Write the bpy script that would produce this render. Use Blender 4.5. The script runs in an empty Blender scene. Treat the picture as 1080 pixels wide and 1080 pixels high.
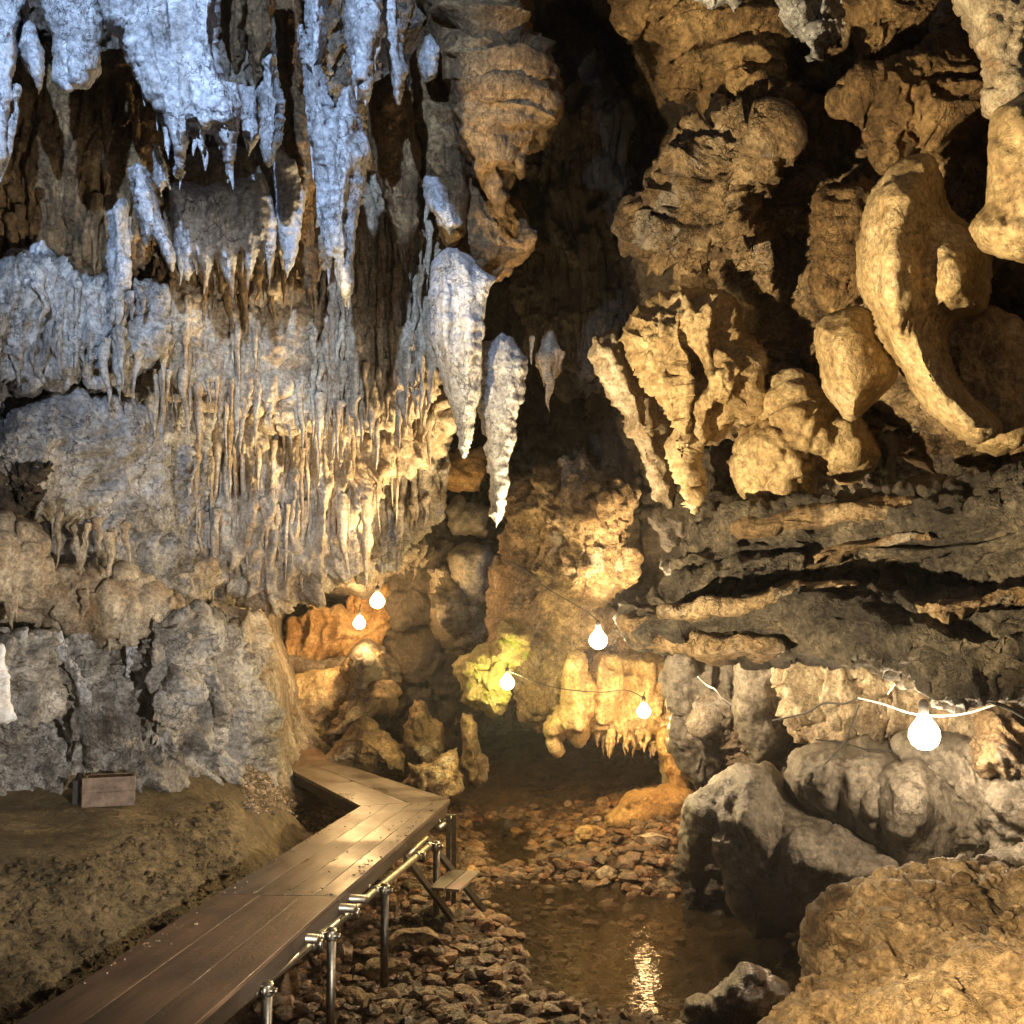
import bpy, bmesh, math, random
import numpy as np
from mathutils import Vector, Matrix

random.seed(7)
rng = np.random.default_rng(11)
scene = bpy.context.scene
COL = scene.collection

# ------------------------------------------------------------------ camera
FOC = 1107.0                       # focal length in photo pixels (photo is 1080 wide)
PITCH = math.radians(4.65)
CAM = np.array([0.0, 0.0, 1.65])
cp, sp = math.cos(PITCH), math.sin(PITCH)
cam_d = bpy.data.cameras.new("camera")
cam_o = bpy.data.objects.new("camera", cam_d)
COL.objects.link(cam_o)
cam_o.location = CAM
cam_o.rotation_euler = (math.radians(90) + PITCH, 0, 0)
cam_d.sensor_width = 36
cam_d.lens = 36 * FOC / 1080
cam_d.clip_start = 0.05
cam_d.clip_end = 200
scene.camera = cam_o

def P(px, py, D):
    """photo pixel + distance along the view axis -> world point(s)"""
    px = np.asarray(px, float); py = np.asarray(py, float); D = np.asarray(D, float)
    cx = (px - 540) / FOC; cy = (540 - py) / FOC
    return np.stack([CAM[0] + D * cx, CAM[1] + D * (cp - cy * sp), CAM[2] + D * (sp + cy * cp)], -1)

def G(px, py, z):
    """photo pixel -> world point on the level z"""
    cx = (px - 540) / FOC; cy = (540 - py) / FOC
    D = (z - CAM[2]) / (sp + cy * cp)
    return P(px, py, D)

# ------------------------------------------------------------------ noise
LN = 64
_lat = rng.random((LN, LN, LN)).astype(np.float32)
_jit = rng.random((LN, LN, LN, 3)).astype(np.float32)

def vnoise(p):
    f = np.floor(p); t = (p - f).astype(np.float32); i = f.astype(np.int64) & 63
    t = t * t * t * (t * (t * 6 - 15) + 10)
    j = (i + 1) & 63
    x0, y0, z0 = i[:, 0], i[:, 1], i[:, 2]; x1, y1, z1 = j[:, 0], j[:, 1], j[:, 2]
    tx, ty, tz = t[:, 0], t[:, 1], t[:, 2]
    a = _lat[x0, y0, z0] * (1 - tx) + _lat[x1, y0, z0] * tx
    b = _lat[x0, y1, z0] * (1 - tx) + _lat[x1, y1, z0] * tx
    c = _lat[x0, y0, z1] * (1 - tx) + _lat[x1, y0, z1] * tx
    d = _lat[x0, y1, z1] * (1 - tx) + _lat[x1, y1, z1] * tx
    return (a * (1 - ty) + b * ty) * (1 - tz) + (c * (1 - ty) + d * ty) * tz

def fbm(p, oct=4, gain=.5):
    s = 0; a = 1; n = 0
    for k in range(oct):
        s = s + a * (vnoise(p * 2.03 ** k + 17.3 * k) - .5); n += a; a *= gain
    return s / n * 2          # about -0.6 .. 0.6

def ridged(p, oct=3, gain=.5):
    s = 0; a = 1; n = 0
    for k in range(oct):
        s = s + a * (1 - np.abs(2 * vnoise(p * 2.1 ** k + 9.7 * k) - 1) * 1.6); n += a; a *= gain
    return s / n              # sharp crests near 1

def billow(p, oct=3, gain=.5):
    s = 0; a = 1; n = 0
    for k in range(oct):
        s = s + a * np.abs(2 * vnoise(p * 2.1 ** k + 5.1 * k) - 1); n += a; a *= gain
    return s / n              # rounded lumps, sharp creases at 0

def worley(p):
    f = np.floor(p); t = (p - f).astype(np.float32); i = f.astype(np.int64)
    best = np.full(len(p), 9., np.float32); sec = best.copy()
    for dx in (-1, 0, 1):
        for dy in (-1, 0, 1):
            for dz in (-1, 0, 1):
                o = np.array([dx, dy, dz])
                c = (i + o) & 63
                q = _jit[c[:, 0], c[:, 1], c[:, 2]] + o.astype(np.float32) - t
                d = (q * q).sum(1)
                sec = np.minimum(sec, np.maximum(best, d)); best = np.minimum(best, d)
    return np.sqrt(best), np.sqrt(sec)

def warp(p, s, a):
    w = np.stack([vnoise(p * s + 3.1), vnoise(p * s + 31.7), vnoise(p * s + 57.9)], 1) - .5
    return p + w * a

def disp(p, style, amp):
    A = lambda x, y, z: p * np.array([x, y, z])
    if style == 'rock':
        q = warp(p, 1.7, .5)
        return amp * (1.1 * fbm(q * 1.3, 3) + .55 * (ridged(q * 2.3) - .4) - .45 * (1 - billow(q * 4.7, 3)) ** 3 + .26 * ridged(q * 9, 2) + .12 * ridged(q * 21, 2) + .08 * fbm(p * 38, 2))
    if style == 'flute':
        q = warp(p, 1.3, .25)
        q1 = q * np.array([6.5, 6.5, .75]); q2 = q * np.array([15, 15, 2.2])
        return amp * (.9 * (ridged(q1, 2) - .4) + .5 * (ridged(q2, 2) - .4) + .6 * fbm(p * 1.4, 3) + .22 * (ridged(p * 9, 2)-.4) + .12 * fbm(p * 28, 2))
    if style == 'drape':
        q = warp(p, 1.4, .7)
        return amp * (.9 * (ridged(q * np.array([3.4, 3.4, 1.3]), 2) - .4) + .7 * fbm(q * 1.3, 3) - .5 * (1 - billow(q * np.array([5, 5, 2.5]), 2)) ** 3 + .3 * (ridged(q * np.array([11, 11, 5]), 2) - .4) + .13 * ridged(q * 20, 2) + .08 * fbm(p * 38, 2))
    if style == 'slab':
        q = warp(p, 1.6, .25)
        return amp * (.7 * (ridged(q * np.array([4.5, 4.5, .7]), 2) - .4) + .9 * fbm(p * 1.6, 3) + .35 * (ridged(q * np.array([9, 9, 5]), 3) - .4) + .2 * fbm(p * 26, 3) - .5 * (1 - billow(q * np.array([5, 5, 1.1]), 2)) ** 4)
    if style == 'strata':
        q = warp(p, .9, .5)
        return amp * (1.0 * (ridged(q * np.array([.5, .5, 3.6]), 2) - .4) + .8 * fbm(q * 1.1, 3) + .35 * (ridged(q * np.array([3, 3, 9]), 2) - .4) - .3 * (1 - billow(q * 4.2, 2)) ** 3 + .12 * ridged(q * 13) + .06 * fbm(p * 34, 2))
    if style == 'flow':
        q = warp(p, 1.1, .4)
        b, s2 = worley(p * 22)
        return amp * (1.0 * fbm(q * 1.5, 3) + .35 * (ridged(q * np.array([4, 4, 1.6]), 2) - .4) + .10 * (1 - b) + .12 * fbm(p * np.array([9, 9, 18]), 2) + .13 * ridged(warp(p, 3, .08) * np.array([24, 24, 4]), 1) - .35 * (1 - billow(q * 2.6, 2)) ** 5)
    if style == 'pop':
        q = warp(p, 1.5, .4)
        b, s2 = worley(q * 14); b2, s3 = worley(q * 4.5)
        return amp * (1.0 * fbm(q * 1.6, 3) + .35 * (1 - b) + .5 * (1 - b2) + .1 * fbm(p * 30, 2))
    if style == 'rubble':
        b, s2 = worley(warp(p, 3, .15) * 5.5); b2, s3 = worley(warp(p, 5, .06) * 13)
        return amp * (.8 * fbm(p * 1.2, 3) + .9 * np.minimum(s2 - b, .5) + .45 * np.minimum(s3 - b2, .5) + .1 * fbm(p * 33, 2))
    return amp * fbm(p * 2, 4)

# ------------------------------------------------------------------ mesh helpers
def mesh_from(name, V, F, smooth=True):
    V = np.ascontiguousarray(V, np.float32); me = bpy.data.meshes.new(name)
    F = np.asarray(F, np.int32); m, k = F.shape
    me.vertices.add(len(V)); me.vertices.foreach_set("co", V.ravel())
    me.loops.add(m * k); me.loops.foreach_set("vertex_index", F.ravel())
    me.polygons.add(m)
    me.polygons.foreach_set("loop_start", np.arange(0, m * k, k, dtype=np.int32))
    me.polygons.foreach_set("loop_total", np.full(m, k, np.int32))
    me.polygons.foreach_set("use_smooth", np.full(m, smooth, bool))
    me.update(calc_edges=True)
    return me

def normals(V, F):
    a, b, c, d = V[F[:, 0]], V[F[:, 1]], V[F[:, 2]], V[F[:, -1]]
    n = np.cross(c - a, d - b) if F.shape[1] == 4 else np.cross(b - a, c - a)
    N = np.zeros_like(V)
    for k in range(F.shape[1]):
        for ax in range(3):
            N[:, ax] += np.bincount(F[:, k], n[:, ax], len(V))
    return N / (np.linalg.norm(N, axis=1, keepdims=True) + 1e-12)

def relax(V, F, w=.5, it=1, mask=None):
    n = len(V); k = F.shape[1]
    for _ in range(it):
        S = np.zeros_like(V); c = np.zeros(n)
        for a in range(k):
            i, j = F[:, a], F[:, (a + 1) % k]
            c += np.bincount(i, minlength=n) + np.bincount(j, minlength=n)
            for ax in range(3): S[:, ax] += np.bincount(i, V[j, ax], n) + np.bincount(j, V[i, ax], n)
        A = S / np.maximum(c, 1)[:, None]; ww = w if mask is None else (w * mask)[:, None]
        V = V + (A - V) * ww
    return V

def tag(o, label=None, cat=None, group=None, kind=None):
    if label: o['label'] = label
    if cat: o['category'] = cat
    if group: o['group'] = group
    if kind: o['kind'] = kind
    return o

def link(name, me, mat, parent=None, origin=None):
    """one mesh object; its origin sits at `origin` (world)"""
    o = bpy.data.objects.new(name, me); COL.objects.link(o)
    if mat: me.materials.append(mat)
    org = Vector(origin) if origin is not None else Vector((0, 0, 0))
    if origin is not None: me.transform(Matrix.Translation(-org))
    if parent is not None:
        o.parent = parent; o.location = org - parent.location
    else: o.location = org
    return o

def build(name, V, F, mat, parent=None, smooth=True):
    V = np.asarray(V, float)
    org = V.mean(0) if parent is None else np.array(parent.location)
    if parent is None: org[2] = V[:, 2].min()
    return link(name, mesh_from(name, V, F, smooth), mat, parent, tuple(org))

def empty(name, loc, label, cat, group=None):
    e = bpy.data.objects.new(name, None); COL.objects.link(e); e.location = Vector(tuple(float(a) for a in loc))
    e.empty_display_size = .1
    return tag(e, label, cat, group)

def join(parts):
    Vs, Fs, o = [], [], 0
    for V, F in parts:
        Vs.append(V); Fs.append(np.asarray(F) + o); o += len(V)
    return np.concatenate(Vs), np.concatenate(Fs)

def box_vf(a, b, w, h, up=(0, 0, 1), bevel=.004):
    """bar from a to b, w wide (sideways), h high, as bevel-free quads"""
    a = np.array(a, float); b = np.array(b, float); d = b - a; d /= np.linalg.norm(d)
    if abs(d @ np.array(up, float)) > .98 * np.linalg.norm(up): up = (0, 1, 0)
    s = np.cross(d, up); s /= np.linalg.norm(s); u = np.cross(s, d)
    V = []
    for q in (a, b):
        for i, j in ((-1, -1), (1, -1), (1, 1), (-1, 1)):
            V.append(q + s * w / 2 * i + u * h / 2 * j)
    F = [(0, 1, 2, 3), (7, 6, 5, 4), (0, 4, 5, 1), (1, 5, 6, 2), (2, 6, 7, 3), (3, 7, 4, 0)]
    return np.array(V), np.array(F)

def tube_vf(pts, r, seg=10):
    pts = np.array(pts, float); n = len(pts)
    rr = np.full(n, float(r)) if np.isscalar(r) else np.array(r, float)
    T = np.gradient(pts, axis=0); T /= np.linalg.norm(T, axis=1, keepdims=True)
    ref = np.array([0, 0, 1.]) if abs(T[0][2]) < .9 else np.array([1., 0, 0])
    pts = np.concatenate([pts[:1], pts, pts[-1:]]); T = np.concatenate([T[:1], T, T[-1:]])
    rr = np.concatenate([[r_ * .02 for r_ in rr[:1]], rr, [r_ * .02 for r_ in rr[-1:]]]); n += 2
    V = []; F = []
    for k in range(n):
        s = np.cross(T[k], ref); s /= np.linalg.norm(s); u = np.cross(s, T[k])
        for j in range(seg):
            an = 2 * math.pi * j / seg
            V.append(pts[k] + rr[k] * (s * math.cos(an) + u * math.sin(an)))
    for k in range(n - 1):
        for j in range(seg):
            F.append((k * seg + j, (k + 1) * seg + j, (k + 1) * seg + (j + 1) % seg, k * seg + (j + 1) % seg))
    return np.array(V), np.array(F)

# ------------------------------------------------------------------ rock bodies with a real thickness
def seg_sdf(X, Y, poly):
    """signed distance (positive inside) to a polygon"""
    poly = np.array(poly, float); n = len(poly)
    d = np.full(X.shape, 1e9); ins = np.zeros(X.shape, bool)
    for i in range(n):
        ax, ay = poly[i]; bx, by = poly[(i + 1) % n]
        ex, ey = bx - ax, by - ay; wx, wy = X - ax, Y - ay
        t = np.clip((wx * ex + wy * ey) / (ex * ex + ey * ey + 1e-9), 0, 1)
        d = np.minimum(d, (wx - ex * t) ** 2 + (wy - ey * t) ** 2)
        c = ((ay > Y) != (by > Y)) & (X < ex * (Y - ay) / (ey + (1e-9 if ey == 0 else 0)) + ax)
        ins ^= c
    d = np.sqrt(d)
    return np.where(ins, d, -d)

def spline(poly, k=3):
    """round a control polygon off (Catmull-Rom)"""
    p = np.array(poly, float); n = len(p); out = []
    for i in range(n):
        a, b, c, d = p[i - 1], p[i], p[(i + 1) % n], p[(i + 2) % n]
        for t in np.linspace(0, 1, k, endpoint=False):
            out.append(.5 * ((2 * b) + (-a + c) * t + (2 * a - 5 * b + 4 * c - d) * t * t + (-a + 3 * b - 3 * c + d) * t ** 3))
    return np.array(out)

def depth_fn(dep):
    if np.isscalar(dep): return lambda x, y: np.full(np.shape(x), float(dep))
    A = np.array(dep, float)
    if len(A) == 2:
        (x0, y0, d0), (x1, y1, d1) = A
        L = (x1 - x0) ** 2 + (y1 - y0) ** 2
        return lambda x, y: d0 + (d1 - d0) * ((x - x0) * (x1 - x0) + (y - y0) * (y1 - y0)) / L
    M = np.c_[A[:, 0], A[:, 1], np.ones(len(A))]
    s = np.linalg.lstsq(M, A[:, 2], rcond=None)[0]
    return lambda x, y: s[0] * x + s[1] * y + s[2]

def lump_vf(poly, dep, T=.5, R=60, step=2.2, style='rock', amp=.12, rough=5, rs=28, bumps=(), back=.7, seed=0, rnd=True):
    pl = spline(poly, 4) if rnd else np.array(poly, float)
    x0, y0 = pl.min(0) - rough - 4; x1, y1 = pl.max(0) + rough + 4
    xs = np.arange(x0, x1 + step, step); ys = np.arange(y0, y1 + step, step)
    X, Y = np.meshgrid(xs, ys)
    q = np.stack([X.ravel() / rs, Y.ravel() / rs, np.full(X.size, seed * 7.77 + .5)], 1)
    wx = (fbm(q, 4, .6)).reshape(X.shape) * rough * 2; wy = (fbm(q + 40.2, 4, .6)).reshape(X.shape) * rough * 2
    S = seg_sdf(X + wx, Y + wy, pl)
    gy, gx = np.gradient(S, step); gl = np.sqrt(gx * gx + gy * gy) + .2
    keep = (S[:-1, :-1] > 0) | (S[1:, :-1] > 0) | (S[:-1, 1:] > 0) | (S[1:, 1:] > 0)
    used = np.zeros(X.shape, bool)
    used[:-1, :-1] |= keep; used[1:, :-1] |= keep; used[:-1, 1:] |= keep; used[1:, 1:] |= keep
    mv = np.where(S < 0, np.minimum(-S, step * 1.5), 0)
    X2 = X + gx / gl * mv; Y2 = Y + gy / gl * mv
    Sp = np.maximum(S, 0); inside = S > 0
    t = np.minimum(Sp / R, 1); f = np.sqrt(np.maximum(1 - (1 - t) ** 2, 0))
    D0 = depth_fn(dep)(X2, Y2)
    b = np.zeros(X.shape)
    for (bx, by, rx, ry, h) in bumps:
        b += h * np.exp(-(((X - bx) / rx) ** 2 + ((Y - by) / ry) ** 2))
    Df = D0 - T * f - b * np.minimum(Sp / 12, 1); Db = D0 + T * back * f
    idx = -np.ones(X.shape, int); u = used; idx[u] = np.arange(u.sum())
    Vf = P(X2[u], Y2[u], Df[u])
    ib = idx.copy(); m = u & inside; ib[m] = u.sum() + np.arange(m.sum())
    Vb = P(X2[m], Y2[m], Db[m])
    V = np.concatenate([Vf, Vb])
    def quads(I, rev):
        a, b_, c, d = I[:-1, :-1][keep], I[:-1, 1:][keep], I[1:, 1:][keep], I[1:, :-1][keep]
        return np.stack([a, d, c, b_] if not rev else [a, b_, c, d], 1)
    allout = lambda I: None
    Ff = quads(idx, False); Fb = quads(ib, True)
    # back quads identical to front ones (all four corners on the rim) would coincide: drop them
    same = (np.sort(Ff, 1) == np.sort(Fb, 1)).all(1)
    F = np.concatenate([Ff[~same], Fb[~same]])
    rim = np.zeros(len(V)); rim[:u.sum()] = (Sp[u] < step * 2.5); 
    keepm = np.zeros(len(V)); keepm[np.unique(F)] = 1; rim *= keepm
    V = relax(V, F, .5, 2, rim)
    N = normals(V, F)
    N = relax(N, F, .7, 3); N /= np.linalg.norm(N, axis=1, keepdims=True) + 1e-9
    wr = 1 - .5 * np.exp(-np.concatenate([Sp[u], Sp[m]]) / (3 * step))
    V = V + N * (disp(V, style, amp) * wr)[:, None]
    V = relax(V, F, .5, 1, .3 + .5 * rim)
    return V, F

def lump(name, label, cat, poly, dep, mat, parent=None, group=None, **k):
    V, F = lump_vf(poly, dep, **k)
    keepv = np.unique(F); re = -np.ones(len(V), int); re[keepv] = np.arange(len(keepv))
    o = build(name, V[keepv], re[F], mat, parent)
    if parent is None: tag(o, label, cat, group)
    elif label: o['label'] = label
    return o

def drip_vf(px, py, ty, r, D, lean=0., knob=.25, seg=9, rings=16, seed=None):
    """a hanging icicle of stone: root pixel (px,py), tip row ty, root radius r (photo px), depth D"""
    s = rng.random() * 60 if seed is None else seed
    sc = D / FOC; t = np.linspace(0, 1, rings)
    prof = (1 - t) ** rng.uniform(.55, .9); prof[0] *= .8
    prof = prof * (1 + knob * (fbm(np.stack([t * 7 + s, t * 0 + s, t * 0], 1), 2) * 2)); prof[-1] = .03
    cx = px + lean * t * (ty - py) + 2.2 * fbm(np.stack([t * 2 + s, t * 0, t * 0 + s], 1), 2) * r * .5
    cy = py + t * (ty - py); C = P(cx, cy, np.full(rings, D))
    V = []; ax = rng.uniform(.8, 1.25); ph = rng.random() * 6
    for k in range(rings):
        for j in range(seg):
            an = 2 * math.pi * j / seg + ph; rr = r * sc * prof[k] * (1 + .16 * math.sin(3 * an + s) + .1 * math.sin(5 * an + s * 3 + t[k] * 3))
            V.append(C[k] + rr * np.array([math.cos(an) * ax, math.sin(an) / ax, 0]))
    V = np.array(V); F = []
    for k in range(rings - 1):
        for j in range(seg):
            F.append((k * seg + j, (k + 1) * seg + j, (k + 1) * seg + (j + 1) % seg, k * seg + (j + 1) % seg))
    V = V + (fbm(V * 13, 3) * r * sc * .35)[:, None] * np.array([1, 1, 0]) * np.repeat(prof, seg)[:, None]
    return V, np.array(F)

def tips(sheet, mat, D, spec):
    """pointed drips growing from the foot of a stone sheet, as its parts"""
    for (x, y0, y1, r) in spec:
        V, F = drip_vf(x, y0, y1, r, D, lean=rng.uniform(-.03, .03), knob=.15)
        build('dripstone', V, F, mat, sheet)

def curtain(name, label, cat, poly, dep, mat, rows, T=.4, group=None, body='curtain_body', dmat=None, **k):
    """flowstone drapery: one body and its hanging drips, each a part"""
    base = P(np.mean([p[0] for p in poly]), min(p[1] for p in poly), depth_fn(dep)(np.mean([p[0] for p in poly]), np.mean([p[1] for p in poly])))
    e = empty(name, base, label, cat, group)
    lump(body, None, None, poly, dep, mat, parent=e, T=T, **k)
    df = depth_fn(dep)
    for (xa, ya, xb, yb, n, l0, l1, r0, r1, fwd) in rows:
        for i in range(n):
            u = (i + rng.uniform(.1, .9)) / n; x = xa + (xb - xa) * u; y = ya + (yb - ya) * u + rng.uniform(-8, 8)
            L = l0 + (l1 - l0) * rng.random() ** 1.6; r = (r0 + (r1 - r0) * rng.random()) * (.6 + .5 * L / l1)
            D = float(df(x, y)) - T * fwd * rng.uniform(.6, 1.15)
            V, F = drip_vf(x, y, y + L, r, D, lean=rng.uniform(-.04, .04))
            build('dripstone', V, F, dmat or mat, e)
    return e

# ------------------------------------------------------------------ materials
def rock_mat(name, dark, mid, light, stain=None, stain_amt=.35, scale=1.0, streak=0., bump=.5, rough=.75, crack=.6, spec=.35, white=0., island=False):
    m = bpy.data.materials.new(name); m.use_nodes = True
    nt = m.node_tree; N = nt.nodes; L = nt.links
    bs = N['Principled BSDF']
    geo = N.new('ShaderNodeNewGeometry')
    def mp(sx, sy, sz, src=None):
        v = N.new('ShaderNodeVectorMath'); v.operation = 'MULTIPLY'; v.inputs[1].default_value = (sx, sy, sz)
        L.new(src or geo.outputs['Position'], v.inputs[0]); return v.outputs[0]
    def noise(vec, sc, det=6, ro=.6, dist=0.):
        n = N.new('ShaderNodeTexNoise'); n.inputs['Scale'].default_value = sc; n.inputs['Detail'].default_value = det
        n.inputs['Roughness'].default_value = ro; n.inputs['Distortion'].default_value = dist; L.new(vec, n.inputs['Vector']); return n
    def math_(op, a, b, clamp=False):
        n = N.new('ShaderNodeMath'); n.operation = op; n.use_clamp = clamp
        for i, v in enumerate((a, b)):
            if isinstance(v, (int, float)): n.inputs[i].default_value = v
            else: L.new(v, n.inputs[i])
        return n.outputs[0]
    def ramp(src, stops):
        r = N.new('ShaderNodeValToRGB'); e = r.color_ramp.elements
        while len(e) < len(stops): e.new(.5)
        for i, (p, c) in enumerate(stops):
            e[i].position = p; e[i].color = (*c, 1) if len(c) == 3 else c
        L.new(src, r.inputs[0]); return r.outputs[0]
    def mix(f, a, b, typ='MIX'):
        n = N.new('ShaderNodeMix'); n.data_type = 'RGBA'; n.blend_type = typ
        for i, v in ((0, f), (6, a), (7, b)):
            if isinstance(v, (int, float)): n.inputs[i].default_value = v
            elif isinstance(v, tuple): n.inputs[i].default_value = (*v, 1)
            else: L.new(v, n.inputs[i])
        return n.outputs[2]
    pos = geo.outputs['Position']
    n1 = noise(pos, 1.8 * scale, 7, .72, .4)
    col = ramp(n1.outputs[0], [(.34, dark), (.5, mid), (.66, light)])
    n2 = noise(mp(1, 1, .18) if streak else pos, 7 * scale, 4, .7, .3)
    sc_ = stain or dark
    f = ramp(n2.outputs[0], [(.48, (0, 0, 0)), (.64, (1, 1, 1))])
    col = mix(math_('MULTIPLY', f, stain_amt), col, sc_)
    n3 = noise(pos, 30 * scale, 4, .75)
    col = mix(.75, col, ramp(n3.outputs[0], [(.34, (.16, .16, .16)), (.66, (.84, .84, .84))]), 'OVERLAY')
    if white:
        n5 = noise(pos, 2.6, 6, .7, .6)
        wf = ramp(n5.outputs[0], [(.56, (0, 0, 0)), (.62, (1, 1, 1))])
        col = mix(math_('MULTIPLY', wf, white), col, (.72, .70, .66))
    if island:                     # every loose stone has its own tone
        isl = ramp(geo.outputs['Random Per Island'], [(0, (.16, .15, .15)), (.35, (.42, .38, .34)), (.6, (.55, .5, .45)), (.8, (.62, .42, .28)), (1, (.85, .84, .80))])
        col = mix(.8, col, isl, 'OVERLAY')
    # cracks: thin dark lines along warped cell borders, only here and there
    wv = N.new('ShaderNodeVectorMath'); wv.operation = 'ADD'
    nw = noise(pos, 3.2 * scale, 5, .65); sw = mp(.55, .55, .55, nw.outputs['Color'])
    L.new(pos, wv.inputs[0]); L.new(sw, wv.inputs[1])
    cr = []
    for s_, w_ in ((1.9 * scale, .012), (5.5 * scale, .03)):
        vo = N.new('ShaderNodeTexVoronoi'); vo.feature = 'DISTANCE_TO_EDGE'; vo.inputs['Scale'].default_value = s_
        L.new(mp(1, 1, .62, wv.outputs[0]), vo.inputs['Vector'])
        cr.append(ramp(vo.outputs['Distance'], [(0, (0, 0, 0)), (w_, (1, 1, 1))]))
    nm = noise(pos, 1.3, 3, .5)
    msk = ramp(nm.outputs[0], [(.42, (0, 0, 0)), (.56, (1, 1, 1))])
    c1 = math_('SUBTRACT', 1, cr[0]); c2 = math_('MULTIPLY', math_('SUBTRACT', 1, cr[1]), msk)
    cc = math_('MULTIPLY', math_('ADD', c1, c2, True), crack, True)
    col = mix(cc, col, tuple(.12 * x for x in dark))
    L.new(col, bs.inputs['Base Color'])
    # relief
    h1 = noise(pos, 9 * scale, 7, .74, .5); h2 = noise(mp(1, 1, .3) if streak else pos, 30 * scale, 4, .7)
    vp = N.new('ShaderNodeTexVoronoi'); vp.inputs['Scale'].default_value = 38 * scale; L.new(pos, vp.inputs['Vector'])
    hh = math_('ADD', math_('MULTIPLY', h1.outputs[0], .15), math_('MULTIPLY', h2.outputs[0], .045))
    hh = math_('SUBTRACT', hh, math_('MULTIPLY', vp.outputs['Distance'], .010))
    hh = math_('SUBTRACT', hh, math_('MULTIPLY', cc, .03))
    bp = N.new('ShaderNodeBump'); bp.inputs['Strength'].default_value = bump; bp.inputs['Distance'].default_value = 1.0
    L.new(hh, bp.inputs['Height']); L.new(bp.outputs[0], bs.inputs['Normal'])
    rr = ramp(n3.outputs[0], [(.35, (rough - .22,) * 3), (.65, (rough + .1,) * 3)])
    L.new(rr, bs.inputs['Roughness'])
    bs.inputs['Specular IOR Level'].default_value = spec
    return m

def plain_mat(name, col, rough=.5, metal=0., emis=None, es=0., bump=0., bs_=40, var=.3, spec=.5):
    m = bpy.data.materials.new(name); m.use_nodes = True; nt = m.node_tree; N = nt.nodes; L = nt.links; b = N['Principled BSDF']
    geo = N.new('ShaderNodeNewGeometry'); n = N.new('ShaderNodeTexNoise'); n.inputs['Scale'].default_value = bs_; n.inputs['Detail'].default_value = 6
    L.new(geo.outputs['Position'], n.inputs['Vector'])
    r = N.new('ShaderNodeValToRGB'); r.color_ramp.elements[0].position = .3; r.color_ramp.elements[1].position = .7
    r.color_ramp.elements[0].color = (*[c * (1 - var) for c in col], 1); r.color_ramp.elements[1].color = (*[min(1, c * (1 + var)) for c in col], 1)
    L.new(n.outputs[0], r.inputs[0]); L.new(r.outputs[0], b.inputs['Base Color'])
    b.inputs['Roughness'].default_value = rough; b.inputs['Metallic'].default_value = metal; b.inputs['Specular IOR Level'].default_value = spec
    if emis: b.inputs['Emission Color'].default_value = (*emis, 1); b.inputs['Emission Strength'].default_value = es
    if bump:
        bp = N.new('ShaderNodeBump'); bp.inputs['Distance'].default_value = bump; L.new(n.outputs[0], bp.inputs['Height']); L.new(bp.outputs[0], b.inputs['Normal'])
    return m

# ------------------------------------------------------------------ the stone kinds of this cave
M = {}
M['grey'] = rock_mat('grey_limestone', (.13, .12, .11), (.34, .33, .31), (.58, .57, .55), stain=(.10, .07, .04), stain_amt=.4, streak=1, bump=.7, crack=.8, white=.5)
M['wall'] = rock_mat('cave_wall_stone', (.10, .085, .065), (.27, .23, .18), (.50, .45, .37), stain=(.16, .085, .03), stain_amt=.55, streak=1, bump=.75, crack=.7, white=.35)
M['drip'] = rock_mat('dripstone', (.22, .17, .11), (.47, .39, .28), (.68, .60, .46), stain=(.25, .13, .05), stain_amt=.5, scale=1.3, streak=1, bump=.6, crack=.4)
M['pale'] = rock_mat('pale_calcite', (.26, .26, .27), (.46, .47, .49), (.64, .65, .68), stain=(.25, .22, .19), stain_amt=.5, streak=1, bump=.5, crack=.85)
M['brown'] = rock_mat('ochre_stone', (.07, .045, .02), (.24, .15, .07), (.45, .31, .15), stain=(.03, .02, .012), stain_amt=.6, streak=1, bump=.7, crack=.7)
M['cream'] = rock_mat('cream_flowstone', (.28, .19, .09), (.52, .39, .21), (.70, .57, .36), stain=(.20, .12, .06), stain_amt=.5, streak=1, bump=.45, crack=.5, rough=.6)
M['tan'] = rock_mat('tan_broken_stone', (.10, .065, .035), (.32, .22, .12), (.56, .43, .27), stain=(.06, .045, .035), stain_amt=.65, bump=.8, crack=.8, white=.3)
M['dark'] = rock_mat('dark_shaded_stone', (.035, .028, .022), (.085, .068, .052), (.17, .14, .10), stain=(.02, .016, .012), stain_amt=.5, streak=1, bump=.8, crack=.5)  # dark stone; in recesses and the centre its colour stands in for shade
M['ledge'] = rock_mat('bedded_grey_brown_stone', (.035, .03, .028), (.11, .095, .078), (.30, .25, .18), stain=(.045, .04, .04), stain_amt=.75, scale=1.1, bump=.8, crack=.6)
M['bould'] = rock_mat('smooth_grey_flowstone', (.075, .066, .056), (.165, .148, .122), (.27, .24, .20), stain=(.09, .07, .05), stain_amt=.5, streak=1, bump=.4, crack=.6, rough=.55)
M['moss'] = rock_mat('mossy_stone', (.12, .085, .04), (.34, .26, .12), (.56, .46, .24), stain=(.14, .20, .02), stain_amt=.85, bump=.8, crack=.6)
M['white'] = rock_mat('white_calcite', (.5, .48, .44), (.72, .71, .68), (.82, .82, .80), stain=(.45, .36, .25), stain_amt=.5, bump=.3, crack=.3)
M['mud'] = rock_mat('damp_clay', (.07, .05, .022), (.15, .11, .055), (.27, .20, .105), stain=(.09, .06, .03), stain_amt=.4, bump=.8, crack=.15, rough=.7)
M['bed'] = rock_mat('stream_gravel_ground', (.05, .032, .018), (.13, .085, .045), (.27, .19, .11), stain=(.25, .12, .04), stain_amt=.5, scale=2.5, bump=1., crack=.3, rough=.55)
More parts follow.
